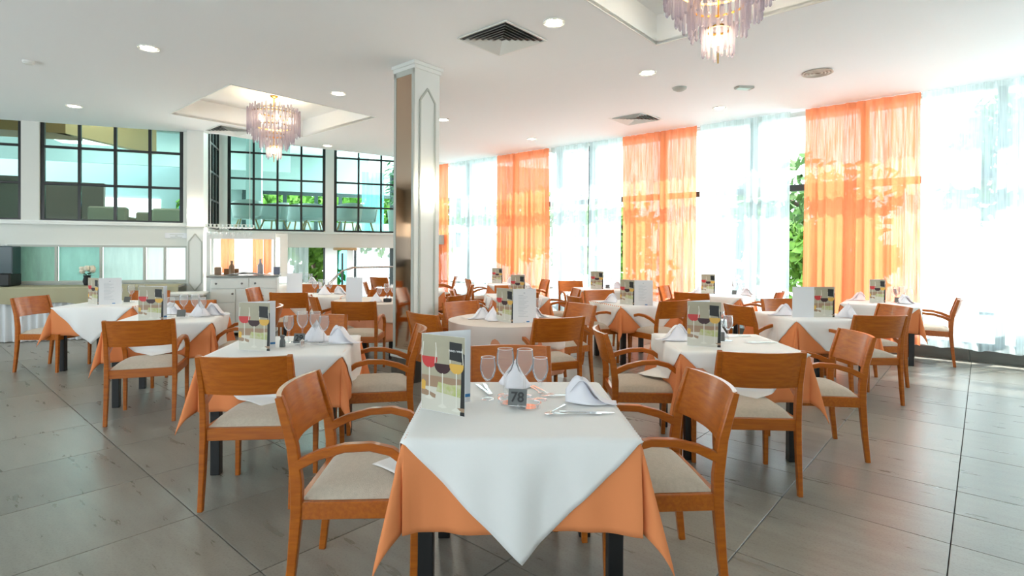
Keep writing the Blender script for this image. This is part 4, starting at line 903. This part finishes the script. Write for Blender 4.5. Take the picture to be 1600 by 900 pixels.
def plate_num(x, y, deg, num, where, z=TZ):
    t = thing('table_number', 'small steel stand reading %s on %s' % (num, where) if num else 'small steel table number stand on ' + where, 'number stand', (x, y, z), R(deg), 'steel table number stands')
    m = MB(); m.v += [(-.04, 0, .012), (.04, 0, .012), (.04, .018, .078), (-.04, .018, .078), (-.04, .002, .012), (.04, .002, .012), (.04, .020, .078), (-.04, .020, .078)]
    m.addf([(0, 1, 2, 3), (7, 6, 5, 4), (0, 3, 7, 4), (1, 5, 6, 2), (3, 2, 6, 7), (0, 4, 5, 1)]); m.obj('number_plate', steelb, t, smooth=False)
    m = MB(); m.sweep([(0, .003, .01), (0, .05, .003), (0, .055, .001)], (.07, .002)); m.obj('foot', steel, t)
    if num: text(num, .058, 'numerals', blackp, t, (0, .006, .045), (R(90-15), 0, 0), .0008)
    return t
def ashtray(x, y, label, z=TZ):
    t = thing('glass_ashtray', label, 'ashtray', (x, y, z), 0); MB().lathe([(0, .004), (.04, .004), (.05, .022), (.054, .022), (.052, 0), (0, 0)], 24, cap=False).obj('dish', clearg, t)

def napkin_mesh(seed):
    rr = random.Random(seed); m = MB()
    # cloth cone: wide fan base, rolled lip, leaning peak
    def f(a, b):
        th = -2.4+4.8*a; r_ = .002+(.062)*(1-b)**.8; z = .105*b**1.05
        return (r_*cos(th)*1.0 - .035*b*b*0 + .03*b, r_*sin(th)*.72, z*(1-.12*abs(2*a-1)) + .001)
    m.grid(f, 18, 8)
    def g(a, b):                                                   # rolled flap down the front
        th = -1.1+2.2*a; r_ = (.03+.045*(1-b)); return (.012+r_*cos(th)*1.15, r_*sin(th)*.9, .001+.085*b*(1-.35*abs(2*a-1)))
    m.grid(g, 12, 6)
    return m.mesh('napkin', napkinm, ang=70)
nap = [napkin_mesh(1)]
def fan_mesh():
    m = MB()
    # mitre-like napkin: curved front sheet rising to a rounded peak, long tail on the table
    def f(a, b):
        x = -.075+.15*a; hgt = .085*math.exp(-((a-.26)/.28)**2); y = -.03*sin(pi*a)*(1-b*.6) ; return (x, y+.02*b, .002+hgt*b)
    m.grid(f, 20, 8)
    def g(a, b):
        x = -.07+.14*a; hgt = .078*math.exp(-((a-.30)/.30)**2); return (x, .035-.02*b+.012*sin(pi*a), .002+hgt*b)
    m.grid(g, 20, 8)
    def l(a, b):
        x = -.06+.15*a; return (x, -.015+.05*b, .002+.075*math.exp(-((a-.26)/.30)**2)*(1-.1*sin(pi*b)))
    m.grid(l, 20, 4)
    return m.mesh('napkin', napkinm, ang=70)
nap.append(fan_mesh())
def napkin(x, y, deg, kind, where, sc=1.0, z=TZ):
    o = place(nap[kind], 'folded_napkin', None, (x, y, z), R(deg)); o.scale = (sc, sc, sc); tag(o, 'white folded napkin standing on ' + where, 'napkin', 'white folded napkins'); solid(o, .002, 0)

def fork_mesh():
    m = MB(); m.sweep([(0, -.10, .002), (0, -.05, .003), (0, .02, .004), (0, .045, .003)], [(.014, .002), (.011, .002), (.006, .002), (.010, .0015)], up=(1, 0, 0), ch=.4); m.sweep([(0, .045, .003), (0, .06, .0025)], [(.010, .0015), (.022, .0015)], ch=.4)
    for k in range(4): m.sweep([(-.0093+.0062*k, .06, .0025), (-.0093+.0062*k, .10, .006)], [(.003, .0015), (.0018, .0012)])
    return m.mesh('fork', steel)
def knife_mesh():
    m = MB(); m.sweep([(0, -.11, .003), (0, -.02, .004), (0, 0, .004)], [(.017, .005), (.013, .005), (.010, .003)], ch=.4); m.sweep([(0, 0, .003), (.002, .08, .0025), (-.004, .115, .002)], [(.016, .0015), (.018, .0012), (.004, .001)], ch=.3)
    return m.mesh('knife', steel)
def spoon_mesh():
    m = MB(); m.sweep([(0, -.09, .002), (0, -.03, .004), (0, .04, .005)], [(.013, .002), (.008, .002), (.005, .002)], ch=.4)
    m.grid(lambda a, b: (.018*(2*a-1)*math.sqrt(max(0, 1-(2*b-1)**2)), .035+.058*b, .006-.005*(1-(2*a-1)**2)*sin(pi*b)), 8, 10); return m.mesh('spoon', steel)
FK, KN, SP = fork_mesh(), knife_mesh(), spoon_mesh()
def cut(kind, x, y, deg, label, z=TZ):
    me_, nm = {'f': (FK, 'fork'), 'k': (KN, 'knife'), 's': (SP, 'spoon')}[kind]
    o = place(me_, nm, None, (x, y, z), R(deg)); tag(o, label, nm, 'steel cutlery laid on tables')

# table 78, item by item
N78 = 'table 78'
menu(-.378, 2.285, -31, 60, N78, 'L', lines=False, detail=True)
for x, y, b, l in ((-.105, 2.44, 0, 'small wine glass on table 78, leftmost of four'), (-.028, 2.50, 1, 'large wine glass on table 78, second from left'), (.062, 2.49, 1, 'large wine glass on table 78, third from left'), (.130, 2.43, 0, 'small wine glass on table 78, rightmost of four')): glass(x, y, b, l)
plate_num(.025, 2.29, -12, '78', N78)
ashtray(-.005, 2.37, 'clear glass dish behind the left side of number 78'); ashtray(.075, 2.31, 'clear glass dish at the right of number 78')
napkin(.0, 2.72, -60, 0, 'table 78 behind the wine glasses', 1.25); napkin(.34, 2.38, -8, 1, 'table 78 near its right edge', 1.35)
cut('k', -.135, 2.60, 20, 'left one of two knives behind the menu of table 78'); cut('k', -.115, 2.61, 12, 'right one of two knives behind the menu of table 78')
cut('f', .115, 2.60, 200, 'left fork beyond the glasses of table 78'); cut('f', .15, 2.585, 205, 'right fork beyond the glasses of table 78')
cut('k', .25, 2.50, 95, 'knife behind the right napkin on table 78'); cut('s', .19, 2.27, 150, 'spoon left of the right napkin on table 78')
cut('f', .27, 2.215, 92, 'fork in front of the right napkin on table 78'); cut('k', .31, 2.235, -92, 'knife in front of the right napkin on table 78')

def setting(k, x, y, rz, where, num=None, menu_pos=(-.28, -.10), menu_deg=-25, mode='L', open_=50, gpos=(.03, .10), nk=((.30, .10, 0, 1), (-.02, .28, -40, 0)), cutl=True, glasses=True, gspread=.085):
    c, s_ = cos(R(rz)), sin(R(rz)); P = lambda a, b: (x+a*c-b*s_, y+a*s_+b*c)
    mx_ = P(*menu_pos); menu(mx_[0], mx_[1], menu_deg, open_, where, mode)
    if glasses:
        nm = ('leftmost', 'second from left', 'third from left', 'rightmost')
        for i, (dx, dy, b) in enumerate(((-1.5, -.02, 0), (-.55, .03, 1), (.55, .03, 1), (1.5, -.02, 0))):
            g = (x+gpos[0]*c-gpos[1]*s_+dx*gspread, y+gpos[0]*s_+gpos[1]*c+dy); glass(g[0], g[1], b, '%s wine glass, %s on %s' % ('large' if b else 'small', nm[i], where))
    q = P(gpos[0]-.03, gpos[1]-.13); plate_num(q[0], q[1], rz-12, num, where)
    for i, (a, b, d, kd) in enumerate(nk): q = P(a, b); napkin(q[0], q[1], d, kd, where + (', right side' if a > .22 else ', left side' if a < -.22 else ', near middle' if b < .15 else ', far side'), 1.45)
    if cutl:
        q = P(.25, -.02); cut('f', q[0], q[1], rz+88, 'fork at the right side of ' + where); q = P(.27, -.05); cut('k', q[0], q[1], rz+92, 'knife at the right side of ' + where)
        q = P(.20, .25); cut('k', q[0], q[1], rz+95, 'knife at the far side of ' + where)
setting(2, -1.57, 3.83, 8, 'the second table', '29', menu_pos=(-.27, -.20), menu_deg=-8, open_=38, gpos=(.10, .10), nk=((.36, .02, -8, 1), (.12, .20, -40, 0)), gspread=.085)
setting(3, 1.585, 4.07, -2, 'the table right behind 78', None, menu_pos=(-.32, -.20), menu_deg=-22, open_=50, gpos=(-.02, .06), nk=((-.36, .05, 170, 1), (.0, .30, -40, 0)), gspread=.05)
setting(4, -3.33, 5.32, 18, 'the left table', None, menu_pos=(-.22, -.22), menu_deg=4, open_=26, gpos=(.12, .06), nk=((.36, .12, 5, 1), (.2, .10, -30, 0), (-.05, .30, 10, 1)), gspread=.105)
setting(5, -4.93, 6.72, 8, 'the farthest left table', None, menu_pos=(-.22, -.12), menu_deg=-26, open_=60, mode='M', gpos=(.20, .08), nk=(), gspread=.12, cutl=False)
setting(7, .06, 8.30, 10, 'the table behind the round one', None, menu_pos=(-.10, -.12), menu_deg=-20, open_=40, gpos=(.06, .0), nk=((.3, .2, 0, 1),), gspread=.09, cutl=False)
setting(8, -.08, 11.5, 2, 'the small table by the second orange curtain', None, menu_pos=(-.34, .0), menu_deg=-10, open_=45, gpos=(.18, .0), nk=((.1, .2, 0, 1),), cutl=False, gspread=.10)
setting(9, 1.62, 7.25, 19, 'the table before the third orange curtain', None, menu_pos=(-.30, -.18), menu_deg=-50, open_=40, mode='M', gpos=(.10, .15), nk=((-.32, .08, 170, 1), (.12, .0, -40, 0)), gspread=.085)
setting(10, 1.62, 9.95, 5, 'the table before the bare mullion', None, menu_pos=(-.20, -.10), menu_deg=-10, open_=32, gpos=(.15, .05), nk=((.4, .1, 0, 1),), gspread=.08, cutl=False)
setting(11, 3.32, 8.68, -37, 'the table before the widest sheer', None, menu_pos=(-.28, -.02), menu_deg=0, open_=20, gpos=(.25, .15), nk=((-.40, .10, 170, 1), (.40, .15, 0, 1)), gspread=.08, cutl=False)
setting(12, 3.22, 5.87, 6, 'the right table', None, menu_pos=(-.10, -.22), menu_deg=4, open_=176, gpos=(.18, .12), nk=((-.32, .02, 170, 1), (.24, -.20, -40, 0)), gspread=.09)
setting(13, 5.03, 7.40, -37, 'the far right window table', None, menu_pos=(-.12, -.10), menu_deg=2, open_=22, gpos=(.22, .20), nk=((-.30, .25, 170, 1), (.30, .05, 0, 1)), gspread=.07, cutl=False)
setting(15, -2.95, 8.2, 8, 'the table before the sideboard', None, menu_pos=(-.22, .05), menu_deg=190, open_=-40, gpos=(.05, .2), nk=((.08, .05, -40, 0), (.34, .1, 0, 1)), gspread=.08, cutl=False)
setting(16, -4.35, 11.0, 15, 'the farthest table', None, menu_pos=(-.35, .05), menu_deg=190, open_=-40, gpos=(.1, .1), nk=((.3, .1, 0, 1),), gspread=.11, cutl=False)
# round tables
menu(-.145, 5.19, -45, 62, 'the central round table', 'M')
for x, y, b, l in ((-.235, 5.62, 0, 'small wine glass left of the menu on the central round table'), (.10, 5.72, 1, 'large wine glass right of the menu on the central round table'), (.17, 5.62, 1, 'large wine glass, middle of three, on the central round table'), (.27, 5.55, 0, 'small wine glass, rightmost on the central round table')): glass(x, y, b, l)
napkin(-.33, 5.38, 200, 1, 'the central round table, far left', 1.3); napkin(-.20, 5.28, -60, 0, 'the central round table, left of its menu', 1.3); napkin(.17, 5.22, -30, 0, 'the central round table, right of its menu', 1.2); napkin(.27, 5.52, 0, 1, 'the central round table, far right', 1.3)
plate_num(.12, 5.42, 10, None, 'the central round table')
cut('k', .02, 5.10, 70, 'knife before the menu of the central round table'); cut('f', -.42, 5.35, 60, 'fork at the left of the central round table'); cut('f', .38, 5.5, 100, 'fork at the right of the central round table')
menu(-1.93, 7.0, 170, -40, 'the round table left of the pillar', 'L')
bx_ = [o for o in bpy.data.objects if o.get('label', '').endswith('menu card with wine photo on the round table left of the pillar')]
for x, y, b, l in ((-1.78, 7.30, 0, 'small wine glass, leftmost on the round table by the pillar'), (-1.70, 7.38, 1, 'large wine glass, second on the round table by the pillar'), (-1.60, 7.34, 1, 'large wine glass, third on the round table by the pillar'), (-1.52, 7.26, 0, 'small wine glass, rightmost on the round table by the pillar')): glass(x, y, b, l)
napkin(-1.80, 7.12, -40, 0, 'the round table left of the pillar', 1.2)
t = thing('condiment_set', 'dark condiment stand on the round table left of the pillar', 'caddy', (-1.62, 7.08, TZ), 0); MB().box((-.05, -.03, 0), (.05, .03, .045), .006).obj('caddy', blackp, t)
for k in (-1, 1): MB().lathe([(.014, .045), (.014, .07), (.008, .082), (0, .082)], 10).obj('shaker', steel, t, (k*.025, 0, 0))
t = thing('condiment_set', 'steel pepper mill and shakers beside number 29', 'caddy', (-1.51, 3.74, TZ), 0); MB().lathe([(.0, 0), (.02, 0), (.018, .04), (.012, .055), (.018, .075), (0, .082)], 12).obj('mill', steelb, t, (-.07, 0, 0)); MB().lathe([(0, 0), (.018, 0), (.016, .04), (0, .055)], 12).obj('shaker', steel, t, (.07, -.01, 0))
